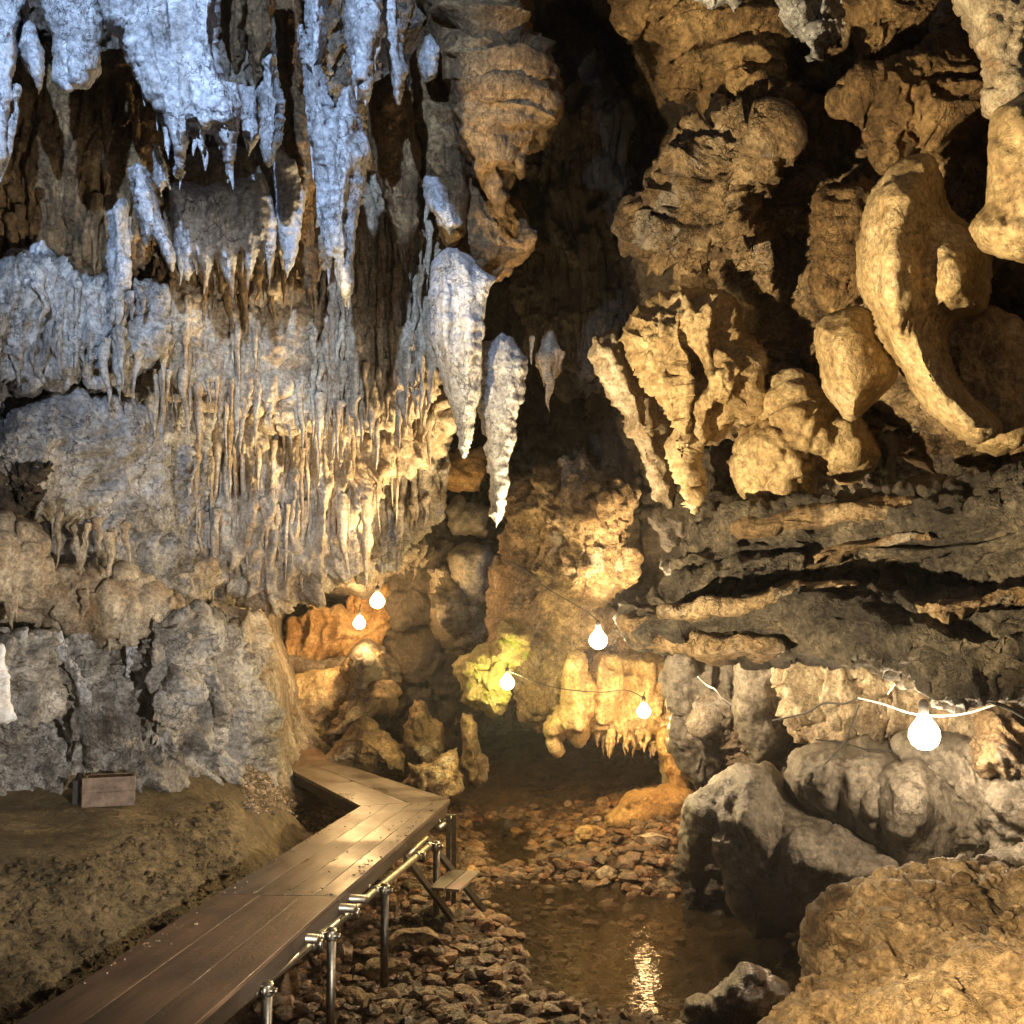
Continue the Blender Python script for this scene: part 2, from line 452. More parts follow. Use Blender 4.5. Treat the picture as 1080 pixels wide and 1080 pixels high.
M['orange'] = rock_mat('orange_flowstone', (.20, .10, .035), (.42, .25, .10), (.60, .42, .20), stain=(.16, .08, .03), stain_amt=.5, bump=.6, crack=.3, rough=.6)
M['floorrock'] = rock_mat('ochre_floor_rock', (.18, .125, .065), (.40, .29, .16), (.60, .47, .30), stain=(.10, .07, .04), stain_amt=.6, scale=1.2, bump=.6, crack=.3, white=.15)

# ------------------------------------------------------------------ cave wall: one continuous relief all round the view
ctrl = [
 (-900, 900, 3.2), (-900, 200, 3.2), (-900, -800, 3.5), (-400, 900, 4.2), (-400, 300, 5.0), (-400, -400, 5.2),
 (0, 860, 6.7), (150, 850, 7.3), (0, 700, 7.0), (150, 700, 7.6), (285, 820, 9.2), (285, 715, 10.2), (230, 640, 9.2),
 (0, 560, 7.2), (0, 400, 7.6), (150, 480, 8.2), (60, 250, 8.6), (0, 100, 8.2), (200, 220, 8.8), (200, 0, 8.4), (350, 250, 9.8), (350, 0, 9.4),
 (400, 420, 10.6), (300, 540, 9.9), (400, 580, 11.6), (340, 615, 12.6), (345, 665, 15.2), (300, 665, 13.4), (390, 640, 14.6), (380, 690, 13.4), (330, 735, 12.6), (420, 655, 13.4), (450, 650, 14.2), (430, 790, 14),
 (460, 480, 13), (500, 380, 13), (500, 100, 11.5), (600, 60, 14), (600, 300, 14), (645, 180, 14.5), (600, 470, 14.2), (670, 400, 12), (700, 560, 11.5), (560, 620, 13.6),
 (560, 700, 13.8), (560, 820, 17), (650, 820, 16.5), (700, 700, 11.5), (705, 790, 12), (690, 20, 10.5), (690, 240, 10),
 (760, 60, 8.2), (860, 150, 7.9), (840, 330, 7.6), (1000, 100, 6.7), (1080, 330, 6.6), (930, 480, 7.9), (1080, 480, 7.1), (780, 470, 8.5),
 (780, 620, 9.2), (800, 740, 8.9), (930, 730, 8.6), (1080, 740, 7.8), (730, 760, 9.8), (760, 850, 9.6), (800, 950, 9), (950, 900, 8.2), (1100, 880, 7.2),
 (1080, 1080, 6), (700, 1080, 12), (300, 1080, 9), (0, 1080, 6.5), (1400, 800, 4.8), (1400, 300, 4.6), (1400, -300, 4.8), (2000, 800, 3.2), (2000, 0, 3.2), (2000, -800, 3.4),
 (540, -300, 10), (540, -800, 6.5), (100, -400, 7), (1000, -300, 6.4), (-400, 1500, 4), (1500, 1500, 4), (540, 1500, 7)]
ctrl = np.array(ctrl, float)
_d = np.sqrt(((ctrl[:, None, :2] - ctrl[None, :, :2]) ** 2).sum(-1) + 400)
_w = np.linalg.solve(_d + 8 * np.eye(len(ctrl)), ctrl[:, 2] - 9)
def shell_depth(x, y):
    s = np.full(x.shape, 9.)
    for (cx, cy, _), w in zip(ctrl, _w): s += w * np.sqrt((x - cx) ** 2 + (y - cy) ** 2 + 400)
    return np.clip(s, 2.6, 18)
gx = np.concatenate([np.arange(-900, -60, 14), np.arange(-60, 1140, 2.3), np.arange(1140, 2000, 14)])
gy = np.concatenate([np.arange(-900, -60, 14), np.arange(-60, 960, 2.3), np.arange(960, 1500, 14)])
GX, GY = np.meshgrid(gx, gy)
V = P(GX.ravel(), GY.ravel(), shell_depth(GX, GY).ravel())
nx, ny = len(gx), len(gy)
I = np.arange(nx * ny).reshape(ny, nx)
F = np.stack([I[:-1, :-1].ravel(), I[1:, :-1].ravel(), I[1:, 1:].ravel(), I[:-1, 1:].ravel()], 1)
N = normals(V, F)
sx, sy = GX.ravel(), GY.ravel()
sm = lambda a, lo, hi: np.clip((a - lo) / (hi - lo), 0, 1)
left = 1 - sm(sx, 440, 520); low = sm(sy, 600, 700)
wfl = left * (1 - low) + (1 - left) * (1 - sm(sx, 700, 740)) * (1 - sm(sy, 430, 520))
dr = disp(V, 'rock', .26); dfl = disp(V, 'flute', .24)
N = relax(N, F, .7, 4); N /= np.linalg.norm(N, axis=1, keepdims=True) + 1e-9
RY = V - CAM; RY /= np.linalg.norm(RY, axis=1, keepdims=True); fac = np.clip(-(N * RY).sum(1) * 1.9, .12, 1); dr = dr * fac; dfl = dfl * fac
wdr = left * low * (sy < 900); ddr = disp(V, 'drape', .26) * fac
V = V + N * (dr * (1 - wfl) * (1 - wdr) + dfl * wfl + ddr * wdr * (1 - wfl))[:, None]
shell = link('cave_wall', mesh_from('cave_wall', V, F), M['wall'])
tag(shell, kind='structure')
# the shell's materials by region; the dark one has shade in its colour
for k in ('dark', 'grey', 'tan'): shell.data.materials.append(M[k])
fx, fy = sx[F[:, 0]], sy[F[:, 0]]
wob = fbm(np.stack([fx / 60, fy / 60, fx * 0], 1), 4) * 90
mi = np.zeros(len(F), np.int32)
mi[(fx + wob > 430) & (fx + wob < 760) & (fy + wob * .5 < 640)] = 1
mi[(fx + wob < 250) & (fy > 330)] = 2
mi[(fx + wob > 700) & (fy < 480)] = 3
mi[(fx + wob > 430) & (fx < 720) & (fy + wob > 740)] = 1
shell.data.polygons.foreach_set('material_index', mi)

# ------------------------------------------------------------------ ground: clay bench, gravel slope, stream bed, one sheet
gc = [(-500, 1000, .26), (0, 940, .24), (0, 880, .27), (-200, 1000, .24), (80, 908, .24), (150, 875, .22), (60, 862, .28), (150, 850, .27), (-300, 850, .3),
      (0, 1078, -.10), (-200, 1180, -.1), (90, 1030, -.10), (200, 968, -.12), (258, 925, -.15), (330, 885, -.3), (375, 862, -.38), (0, 1010, .08), (60, 975, .08), (140, 935, .05),
      (215, 890, .08), (245, 850, .16), (300, 850, -.12), (290, 825, 0.08), (310, 835, -.15), (200, 840, .26), (350, 850, -.36),
      (250, 1080, -.62), (300, 1020, -.66), (350, 960, -.68), (430, 885, -.66), (400, 1000, -.68), (330, 1075, -.64), (420, 1070, -.68), (460, 1040, -.69), (500, 1075, -.70), (520, 1010, -.71), (550, 1045, -.715), (590, 1075, -.72), (560, 1100, -.7),
      (450, 960, -.69), (480, 900, -.71), (505, 960, -.73), (515, 985, -.72), (490, 850, -.72), (430, 800, -.5), (480, 820, -.6), (380, 790, -.3), (300, 740, 0), (340, 770, -.2),
      (565, 1000, -.88), (600, 1040, -.88), (640, 1070, -.88), (640, 1000, -1.0), (700, 1060, -1.0), (620, 960, -.93), (690, 970, -.9), (530, 920, -.88), (530, 880, -.86), (545, 900, -.87), (610, 915, -.72), (680, 930, -.72),
      (580, 890, -.76), (640, 880, -.68), (700, 880, -.55), (560, 860, -.75), (600, 850, -.72), (690, 845, -.45), (560, 830, -.75), (640, 830, -.6),
      (745, 1010, -.95), (800, 1060, -.8), (760, 960, -.9), (900, 1000, -.7), (1080, 1000, -.6), (900, 1300, -.6), (600, 1400, -.7), (400, 1400, -.68), (200, 1300, -.5), (1500, 1200, -.5), (-400, 1300, .2), (100, 1250, -.3)]
gc = np.array(gc, float)
gp = np.array([G(a, b, c) for a, b, c in gc])
gp = np.concatenate([gp, [[-9, 3, .6], [-9, 12, .6], [9, 3, .2], [9, 12, .2], [0, 20, .2], [-9, -3, .3], [9, -3, -.3], [0, -3, -.7]]])
_d = np.sqrt(((gp[:, None, :2] - gp[None, :, :2]) ** 2).sum(-1) + .01)
_gw = np.linalg.solve(_d + .02 * np.eye(len(gp)), gp[:, 2] + .5)
def ground0(x, y):
    s = np.full(np.shape(x), -.5)
    for (cx, cy, _), w in zip(gp, _gw): s = s + w * np.sqrt((x - cx) ** 2 + (y - cy) ** 2 + .01)
    return s
def ground_z(x, y):
    x = np.asarray(x, float); y = np.asarray(y, float); sh = x.shape; x = x.ravel(); y = y.ravel()
    z = ground0(x, y); p = np.stack([x, y, z * 0], 1)
    bench = np.clip((z - .17) / .08, 0, 1)
    z = z + disp(p, 'rubble', .085) * (1 - bench * .85) * (1 - .25 * (z > -.2)) + .03 * fbm(p * 2.2, 3) * bench
    return z.reshape(sh)
ux = np.concatenate([np.arange(-9, -4, .12), np.arange(-4, 3, .02), np.arange(3, 9, .12)])
uy = np.concatenate([np.arange(-3, 3.5, .15), np.arange(3.5, 13, .022), np.arange(13, 20, .15)])
UX, UY = np.meshgrid(ux, uy)
V = np.stack([UX.ravel(), UY.ravel(), ground_z(UX, UY).ravel()], 1)
nx, ny = len(ux), len(uy); I = np.arange(nx * ny).reshape(ny, nx)
F = np.stack([I[:-1, :-1].ravel(), I[:-1, 1:].ravel(), I[1:, 1:].ravel(), I[1:, :-1].ravel()], 1)
ground = link('ground', mesh_from('ground', V, F), M['bed']); tag(ground, kind='structure')
ground.data.materials.append(M['mud'])
zf = V[F[:, 0], 2]; xf = V[F[:, 0], 0]
wob2 = fbm(V[F[:, 0]] * 3, 3) * .12
mi = ((zf + wob2 > -.17) & (xf < -1.2)).astype(np.int32)
ground.data.polygons.foreach_set('material_index', mi)

# water
WZ = -.775
wm = bpy.data.materials.new('stream_water'); wm.use_nodes = True; nt = wm.node_tree; b = nt.nodes['Principled BSDF']
b.inputs['Base Color'].default_value = (.035, .024, .012, 1); b.inputs['Roughness'].default_value = .035; b.inputs['IOR'].default_value = 1.33
b.inputs['Alpha'].default_value = .5; b.inputs['Specular IOR Level'].default_value = .9
gg = nt.nodes.new('ShaderNodeNewGeometry'); nn = nt.nodes.new('ShaderNodeTexNoise'); nn.inputs['Scale'].default_value = 9; nn.inputs['Detail'].default_value = 4
vm = nt.nodes.new('ShaderNodeVectorMath'); vm.operation = 'MULTIPLY'; vm.inputs[1].default_value = (1, 1.8, 1)
nt.links.new(gg.outputs['Position'], vm.inputs[0]); nt.links.new(vm.outputs[0], nn.inputs['Vector'])
bp = nt.nodes.new('ShaderNodeBump'); bp.inputs['Distance'].default_value = .006; nt.links.new(nn.outputs[0], bp.inputs['Height']); nt.links.new(bp.outputs[0], b.inputs['Normal'])
V = np.array([(-1.6, 2, WZ), (4, 2, WZ), (4, 14, WZ), (-1.6, 14, WZ)]); w_ = link('water', mesh_from('water', V, [(0, 1, 2, 3)]), wm); tag(w_, kind='structure')

# loose gravel (uncountable)
ico = bmesh.new(); bmesh.ops.create_icosphere(ico, subdivisions=2, radius=1); ico.verts.ensure_lookup_table()
IV = np.array([v.co[:] for v in ico.verts]); IF = np.array([[v.index for v in f.verts] for f in ico.faces]); ico.free()
def stone_vf(c, s, flat=.6, k=None, amt=.55, iv=None, iff=None):
    iv = IV if iv is None else iv; iff = IF if iff is None else iff
    k = rng.random() * 50 if k is None else k
    q = iv * (1 + amt * fbm(iv * .9 + k, 2)[:, None])
    # chisel: flatten along random planes
    for _ in range(5):
        n = rng.normal(size=3); n /= np.linalg.norm(n); h = rng.uniform(.45, .8); d = q @ n; q = q - np.clip(d - h, 0, None)[:, None] * n
    a = rng.random() * 6.28; ca, sa = math.cos(a), math.sin(a)
    q = q * np.array([rng.uniform(.8, 1.35), rng.uniform(.7, 1.), flat * rng.uniform(.8, 1.2)]) * s
    q = q @ np.array([[ca, sa, 0], [-sa, ca, 0], [0, 0, 1]])
    return q + c, iff
def scatter(name, label, mat, n, region, smin, smax, zmin=-9, power=3.):
    poly = np.array([G(a, b, z)[:2] for a, b, z in region]); lo, hi = poly.min(0), poly.max(0); parts = []
    tries = 0
    while len(parts) < n and tries < n * 8:
        tries += 1; x, y = rng.uniform(lo, hi)
        if seg_sdf(np.array([x]), np.array([y]), poly)[0] < 0: continue
        s = smin + (smax - smin) * rng.random() ** power
        z = float(ground_z(np.array([x]), np.array([y]))[0])
        if z < zmin: continue
        parts.append(stone_vf(np.array([x, y, z + s * .15]), s))
    V, F = join(parts); V = V.copy()
    o = link(name, mesh_from(name, V, F, False), mat); tag(o, label, 'gravel', kind='stuff'); return o
M['pebA'] = rock_mat('wet_brown_pebble', (.035, .024, .014), (.115, .078, .045), (.30, .22, .14), stain=(.24, .10, .035), stain_amt=.6, scale=3, bump=.4, crack=.1, rough=.4, spec=.6, island=True)
M['pebB'] = rock_mat('grey_pebble', (.10, .085, .07), (.24, .2, .15), (.5, .43, .33), stain=(.14, .09, .05), stain_amt=.5, scale=3, bump=.4, crack=.1, rough=.45, spec=.6, island=True)
scatter('gravel', 'loose brown gravel between the boardwalk and the pool', M['pebA'], 2600, [(230, 1090, -.6), (350, 950, -.65), (440, 880, -.65), (520, 870, -.75), (520, 960, -.75), (560, 1040, -.75), (640, 1095, -.75)], .010, .085, power=4)
scatter('gravel', 'brown rubble in the stream upstream of the pool', M['pebA'], 1500, [(470, 850, -.7), (700, 840, -.6), (735, 900, -.7), (730, 985, -.75), (700, 960, -.75), (560, 945, -.75), (500, 920, -.75)], .02, .10, zmin=-.815, power=2.6)
scatter('gravel', 'sunken stones under the shallow water of the pool', M['pebA'], 900, [(500, 870, -.8), (570, 870, -.8), (720, 960, -.8), (740, 1090, -.8), (600, 1090, -.8), (530, 1000, -.8)], .015, .07, power=3)
scatter('gravel', 'small stones on the slope left of the boardwalk', M['pebB'], 1500, [(245, 850, 0), (300, 828, 0), (375, 855, -.4), (330, 890, -.42), (255, 930, -.4)], .01, .035)
scatter('gravel', 'grit and small stones on the clay bank beside the boardwalk', M['mud'], 1500, [(-40, 1110, -.1), (-40, 930, .25), (90, 905, .25), (160, 865, .25), (240, 850, .15), (262, 925, -.12), (100, 1035, -.1)], .008, .04, power=4)

# ================================================================== hanging stone, upper left
S = lambda pts, **k: pts
G1 = 'pale stalactites under the upper left vault'
def sta(label, poly, dep, mat='pale', T=.2, R=13, name='stalactite', cat='stalactite', group=G1, **k):
    k.setdefault('step', 1.4); k.setdefault('rough', 1.8); k.setdefault('style', 'slab'); k.setdefault('amp', .10); k.setdefault('rs', 16); k.setdefault('rnd', False)
    return lump(name, label, cat, poly, dep, M[mat], T=T, R=R, group=group, **k)
w5 = sta('broad pale slab cut off by the left edge, pointed at its foot', [(-90,-90),(27,-90),(27,0),(18,38),(17,75),(12,120),(8,150),(0,182),(-12,170),(-40,190),(-90,160)], 6.5)
sta('thin pale tongue between the left edge slab and the blunt slab', [(18,-20),(30,10),(40,46),(47,72),(45,92),(41,103),(36,86),(27,68),(18,50)], 6.7, R=10)
sta('blunt pale slab with a rounded foot near the top left corner', [(44,-90),(106,-90),(104,22),(101,72),(90,90),(70,97),(61,88),(58,50),(49,20)], 6.4)
w1 = sta('widest pale sheet of the vault, its longest tip a single white point', [(106,-90),(106,0),(112,24),(126,34),(137,60),(148,84),(155,98),(167,122),(176,152),(183,172),(189,196),(196,180),(201,155),(204,140),(209,155),(214,174),(218,142),(228,140),(236,152),(241,195),(248,136),(252,110),(240,80),(235,40),(234,-90)], 6.3, T=.26, R=16, bumps=[(170,20,22,90,.10),(215,40,14,80,.08),(190,150,5,50,.08)])
sta('small double tipped pale rib under the pointed sheet', [(160,148),(172,150),(182,185),(181,206),(174,196),(171,212),(160,190)], 7.0, R=9)
sta('brown stubby stalactite cut by the top edge beside the wide pale slab', [(238,-60),(262,-60),(260,30),(256,66),(248,78),(240,55),(236,20)], 6.7, mat='brown', R=14)
sta('brown stalactite hanging from the top edge above the pale pair', [(262,-60),(288,-60),(288,40),(280,76),(270,98),(264,70),(258,20)], 6.8, mat='brown', R=14)
sta('narrow pale blade below the brown stubs at the top', [(250,88),(272,90),(273,140),(263,163),(255,140)], 6.9, R=9)
sta('pale tapering blade with a sharp foot right of the brown stubs', [(272,54),(290,56),(301,110),(299,138),(291,160),(283,178),(276,150),(271,100)], 6.8, R=11)
w2 = sta('longest pale sheet, a strip from the top edge ending over the golden drips', [(322,-90),(343,-90),(344,30),(338,62),(345,98),(350,128),(362,96),(370,92),(377,130),(388,160),(381,190),(373,225),(376,262),(371,300),(365,322),(358,305),(351,272),(346,292),(340,250),(335,200),(327,140),(322,100),(313,34),(318,26),(329,58),(324,20)], 6.7, T=.24, R=14, bumps=[(362,190,9,80,.08)])
w4 = sta('short pale sheet right of the long strip at the top', [(362,-90),(402,-90),(400,30),(393,62),(387,107),(380,88),(374,96),(370,66),(365,30)], 6.9, R=11)
sta('small pale blade beside the brown column', [(403,-40),(415,-30),(422,40),(427,72),(421,112),(413,88),(406,50)], 7.2, R=8, T=.12)
sta('pale chip of stone on the shoulder of the brown column', [(444,40),(454,36),(460,58),(458,80),(449,88),(442,64)], 7.8, R=8, T=.08)
sta('pale ragged stalactite slanting down low under the wide sheet', [(134,176),(144,168),(154,176),(163,205),(172,235),(182,268),(183,288),(172,266),(162,244),(154,262),(148,238),(140,208)], 7.3, R=10)
w3 = sta('grey sheet with a ragged row of tips below the white point', [(182,196),(215,200),(250,192),(276,184),(289,236),(286,288),(276,256),(264,294),(254,262),(242,304),(228,268),(217,304),(206,268),(196,292),(186,250)], 7.5, R=12, T=.2)
sta('small grey blade left of the long strip', [(292,160),(312,170),(318,210),(312,262),(304,300),(297,256),(290,205)], 7.6, R=10, T=.14)
sta('dark brown rib hanging in the gap left of the longest pale stalactite', [(286,-60),(316,-60),(320,40),(330,150),(334,260),(330,330),(318,300),(306,240),(298,140),(290,60)], 7.9, mat='brown', R=20, T=.25)
sta('dark brown rib between the longest pale stalactite and the brown column', [(392,90),(424,80),(440,160),(440,240),(428,280),(412,240),(396,200),(388,150)], 8.2, mat='brown', R=20, T=.25)

tips(w1, M['pale'], 6.25, [(190,110,200,9),(178,100,168,7),(203,110,165,6),(214,110,180,7),(229,110,158,6),(241,90,200,8),(150,70,112,6),(167,90,138,6),(222,120,150,4)])
tips(w2, M['pale'], 6.65, [(364,240,326,8),(346,230,300,6),(339,180,262,6),(378,140,200,5),(371,230,292,5),(357,250,306,5),(330,100,190,5)])
tips(w3, M['drip'], 7.4, [(190,240,302,5),(206,240,290,5),(217,240,312,6),(230,230,288,5),(242,250,314,6),(255,230,290,5),(264,250,306,6),(277,230,280,5),(285,230,300,6)])
tips(w4, M['pale'], 6.85, [(387,60,112,6),(374,60,106,5),(396,40,84,5)])
tips(w5, M['pale'], 6.45, [(2,120,192,8),(14,90,140,5),(-14,120,180,8)])
sta('tiny pale drip left of the blunt slab, in front of the brown hollow', [(108,150),(120,146),(126,180),(120,222),(112,196)], 7.7, R=10, T=.12)
sta('pale blade rising from the grey hood in the left hollow', [(20,262),(44,250),(60,276),(64,310),(30,320),(10,300)], 7.6, R=14, T=.15)
sta('narrow pale blade in the hollow left of the forked one', [(112,220),(130,210),(138,250),(134,300),(124,310),(114,270)], 7.6, R=12, T=.15)
# stalactite curtains (one body each, every drip a part)
curtain('stalactite_curtain', 'brown curtain of drips in the hollow below the blunt pale slab', 'curtain', [(20,60),(130,60),(165,130),(170,230),(140,290),(90,300),(30,300),(-40,290),(-60,100)], 7.9, M['brown'],
        [(-10,150,150,120,14,60,140,5,10,.9), (0,220,160,210,18,50,90,4,8,1.1), (60,120,150,90,8,60,110,5,9,1.3)], T=.25, R=60, style='flute', amp=.16, rough=8)
curtain('stalactite_curtain', 'brown and grey fringe between the pale slabs and the golden drips', 'curtain', [(160,190),(300,150),(345,200),(340,300),(280,320),(180,330),(140,300)], 8.3, M['drip'],
        [(165,230,330,200,20,50,110,4,9,1.0), (160,280,340,270,24,30,80,3,7,1.2)], T=.3, R=60, style='flute', amp=.18, rough=8, dmat=M['brown'])
curtain('stalactite_curtain', 'golden curtain of fine drips right of the longest pale sheet, upper tier', 'curtain', [(330,200),(380,190),(440,200),(460,250),(464,330),(450,370),(400,380),(350,370),(322,330),(320,270)], 8.75, M['drip'],
        [(335,215,452,205,20,40,90,2.5,5,1.0), (328,250,458,240,24,40,90,2.5,5,1.1), (325,285,462,280,26,40,90,2.5,5.5,1.15), (324,320,464,315,26,40,90,2.5,5.5,1.2)], T=.3, R=50, style='flute', amp=.2, rough=8)
curtain('stalactite_curtain', 'golden curtain of fine drips over the dark gap, lower tier', 'curtain', [(320,340),(380,330),(466,330),(468,380),(452,420),(420,444),(380,450),(340,440),(320,400)], 8.7, M['drip'],
        [(324,345,466,340,28,40,90,2.5,5.5,1.1), (322,385,466,375,28,35,90,2.5,5.5,1.25), (330,420,452,410,24,30,75,2.5,6,1.2)], T=.3, R=40, style='flute', amp=.2, rough=8)
curtain('stalactite_curtain', 'lit hood of knobbly drips in the middle of the left wall', 'curtain', [(160,300),(230,290),(330,300),(350,380),(330,440),(250,440),(180,430),(150,380)], [(150,370,8.2),(340,370,8.9)], M['drip'],
        [(165,310,335,300,26,35,80,2.5,5,1.1), (160,350,335,350,30,30,80,2.5,5.5,1.25), (160,395,340,405,34,30,90,2.5,5.5,1.2)], T=.4, R=50, style='pop', amp=.22, rough=8)
curtain('stalactite_curtain', 'tall fluted curtain reaching down to the alcove lamps', 'curtain', [(170,420),(300,400),(440,400),(470,440),(468,480),(400,520),(386,560),(392,610),(350,620),(290,650),(240,620),(200,600),(160,520)], [(170,500,9.0),(440,500,9.9)], M['drip'],
        [(175,430,440,415,30,60,140,2.8,5.5,.98), (185,480,400,460,28,60,130,2.8,5.5,1.02), (200,540,385,520,26,50,100,2.8,5.5,1.02), (360,430,465,430,14,30,80,3,6,1.1)], T=.35, R=40, style='flute', amp=.28, rough=9)
curtain('stalactite_curtain', 'dull grey curtain behind the tall fluted one, right of it', 'curtain', [(380,430),(470,400),(474,500),(468,540),(430,580),(400,600),(376,560)], 10.3, M['wall'],
        [(385,500,468,480,14,40,90,5,9,1.0), (385,540,450,520,9,30,80,5,9,1.1)], T=.3, R=40, style='flute', amp=.2, rough=8)
curtain('stalactite_curtain', 'grey hood with black drip gaps on the left edge', 'curtain', [(-60,280),(40,270),(90,290),(170,310),(168,370),(120,400),(60,410),(10,400),(-60,380)], [(-60,340,7.2),(170,340,7.9)], M['grey'],
        [(-20,350,150,350,14,30,75,5,9,1.1), (0,300,160,310,10,30,80,5,9,1.1)], T=.35, R=50, style='flute', amp=.2, rough=8)
curtain('stalactite_curtain', 'low fringe of cream drips on the left wall above the grey boulders', 'curtain', [(-60,560),(40,560),(60,600),(150,610),(190,640),(190,670),(130,680),(60,660),(-60,640)], [(-60,600,6.6),(190,650,7.6)], M['drip'],
        [(-20,600,180,650,16,25,60,5,9,1.1), (60,540,140,560,8,20,60,4,7,1.2)], T=.3, R=40, style='pop', amp=.15, rough=8)
curtain('stalactite_curtain', 'small cluster of bright golden drips alone in the dark centre', 'curtain', [(570,360),(579,338),(588,360),(592,385),(586,398),(572,398),(566,382)], 10.4, M['drip'],
        [(566,372,592,372,6,20,40,3,5,1.0), (577,380,581,380,1,62,64,7,7.5,1.2), (560,360,563,360,1,30,40,2.5,3,1.)], T=.2, R=20, style='pop', amp=.1, rough=3)
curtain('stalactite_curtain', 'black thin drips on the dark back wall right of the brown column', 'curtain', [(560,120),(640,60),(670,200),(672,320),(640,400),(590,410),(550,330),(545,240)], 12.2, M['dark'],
        [(560,260,665,230,14,60,150,4,8,1.0), (555,330,660,330,14,40,90,4,8,1.2), (600,120,660,100,8,80,160,5,9,1.)], T=.4, R=50, style='flute', amp=.28, rough=10)

# ledges and boulders of the left wall
LW = 'rock masses of the left cave wall'
def rock(label, poly, dep, mat='grey', T=.5, R=50, name='rock_mass', cat='rock', group=None, **k):
    k.setdefault('style', 'rock'); k.setdefault('amp', .16); k.setdefault('rough', 6)
    return lump(name, label, cat, poly, dep, M[mat], T=T, R=R, group=group, **k)
rock('pale veined rock face on the left wall between two drip hoods', [(10,430),(60,415),(150,430),(175,460),(180,560),(120,560),(40,570),(-20,540),(-10,460)], [(0,500,7.2),(180,500,8.2)], 'grey', T=.35, R=60, amp=.14)
rock('black crusted knob at the left edge', [(-60,480),(20,476),(50,500),(56,530),(40,556),(-10,560),(-60,550)], 7.1, 'dark', T=.3, R=40, style='rock', amp=.34, rough=12)
rock('rounded rock under the tall fluted curtain, left end', [(165,600),(190,580),(222,590),(232,620),(215,640),(180,640),(160,625)], 8.8, 'drip', T=.3, R=40, style='drape', amp=.3, rough=9)
rock('knobbly tan boulder high on the grey left slope', [(118,640),(150,612),(178,640),(176,670),(150,690),(124,670)], 7.9, 'drip', T=.3, R=40, style='drape', amp=.3, rough=10)
rock('smooth grey bulge at the left edge above the bench', [(-70,660),(30,650),(62,690),(70,740),(40,770),(-70,778)], [(-70,700,6.1),(70,700,6.8)], 'grey', T=.35, R=70, style='drape', amp=.22, rough=9)
rock('grey boulder with a white calcite streak above the wooden box', [(60,650),(110,660),(150,690),(170,740),(160,800),(100,830),(60,800),(50,720)], [(50,740,7.1),(170,740,7.7)], 'grey', T=.4, R=60, style='drape', amp=.26)
rock('rough lower wall rock standing on the bench behind the wooden box', [(-60,770),(60,760),(110,800),(150,830),(150,858),(60,864),(-60,870)], [(-60,820,6.9),(150,840,7.7)], 'grey', T=.3, R=50, style='drape', amp=.22)
rock('folded grey rock sweeping down beside the boardwalk', [(150,650),(200,650),(260,680),(280,720),(290,780),(300,820),(290,842),(230,850),(180,850),(150,800),(140,720)], [(150,750,7.4),(290,780,8.8)], 'grey', T=.5, R=60, style='drape', amp=.3, bumps=[(190,720,18,50,.15),(235,740,14,60,.15),(265,790,12,40,.1)])
rock('curled ridge of rock ending above the boardwalk bend', [(205,640),(250,640),(282,660),(284,700),(256,710),(220,690),(196,668)], 8.9, 'drip', T=.35, R=30, style='flute', amp=.15)
sta('white calcite icicle running down the grey boulder', [(52,672),(64,668),(72,692),(84,704),(92,724),(96,740),(86,746),(78,724),(68,706),(58,694)], 6.76, mat='pale', name='calcite_streak', cat='calcite', group=None, R=14, T=.035, rough=4, amp=.05)
sta('white calcite cap on the folded grey rock', [(130,668),(142,672),(154,690),(160,706),(150,702),(142,690),(136,712),(133,690)], 7.1, mat='pale', name='calcite_streak', cat='calcite', group=None, R=14, T=.035, rough=4, amp=.05)
sta('white calcite sheet cut by the left edge above the bench', [(-30,672),(4,678),(10,710),(8,736),(20,758),(4,762),(-30,760)], 5.72, mat='white', name='calcite_streak', cat='calcite', group=None, R=16, T=.035, rough=4, amp=.05)

# ================================================================== centre
rock('tall ochre column hanging from the top edge with wrinkled bands', [(452,-90),(560,-90),(562,20),(588,50),(586,84),(590,108),(578,130),(572,148),(556,160),(548,184),(540,176),(534,200),(528,228),(518,206),(506,180),(494,168),(480,140),(470,90),(452,40)], 8.2, 'brown', T=.5, R=50, name='stone_column', cat='stone column', style='strata', amp=.17, rough=4, bumps=[(520,40,40,12,.08),(525,70,36,10,.08),(530,95,34,8,.07)])
rock('flat ochre flank running down the left of the wrinkled column', [(440,60),(462,50),(476,110),(484,160),(492,200),(490,240),(470,260),(456,220),(440,180),(434,130)], 8.45, 'brown', T=.3, R=28, name='stone_column', cat='stone column', style='rock', amp=.12, rough=4)
rock('lower ochre bulge behind the tip of the wrinkled column', [(470,180),(520,190),(556,232),(574,240),(570,262),(540,284),(510,300),(484,280),(466,240)], 8.9, 'brown', T=.4, R=36, name='stone_column', cat='stone column', style='rock', amp=.14)
sta('small pale chip on the side of the ochre column', [(448,188),(462,186),(474,212),(486,236),(474,250),(462,236),(450,216)], 8.1, R=12, T=.14, group=None)
sta('great pale stalactite in the centre, cracked down its middle', [(451,281),(470,257),(488,265),(526,296),(513,315),(510,360),(508,400),(505,430),(497,462),(490,484),(484,477),(482,451),(468,414),(456,370),(450,335)], 8.3, T=.26, R=22, group=None, amp=.09, rough=3, step=1.8, bumps=[(470,340,6,60,.06),(495,350,8,60,.07)])
sta('pale and tan twin stalactite just right of the great pale one', [(507,366),(530,350),(544,366),(552,385),(554,414),(547,444),(542,473),(536,518),(526,556),(518,540),(513,500),(507,451),(505,414)], 8.6, T=.22, R=18, group=None, amp=.085, rough=4)
rock('stump of stacked stones topped with an orange cap', [(466,492),(480,480),(512,472),(516,510),(500,520),(474,516)], 12.6, 'orange', T=.25, R=24, name='stone_stump', cat='stump', amp=.2)
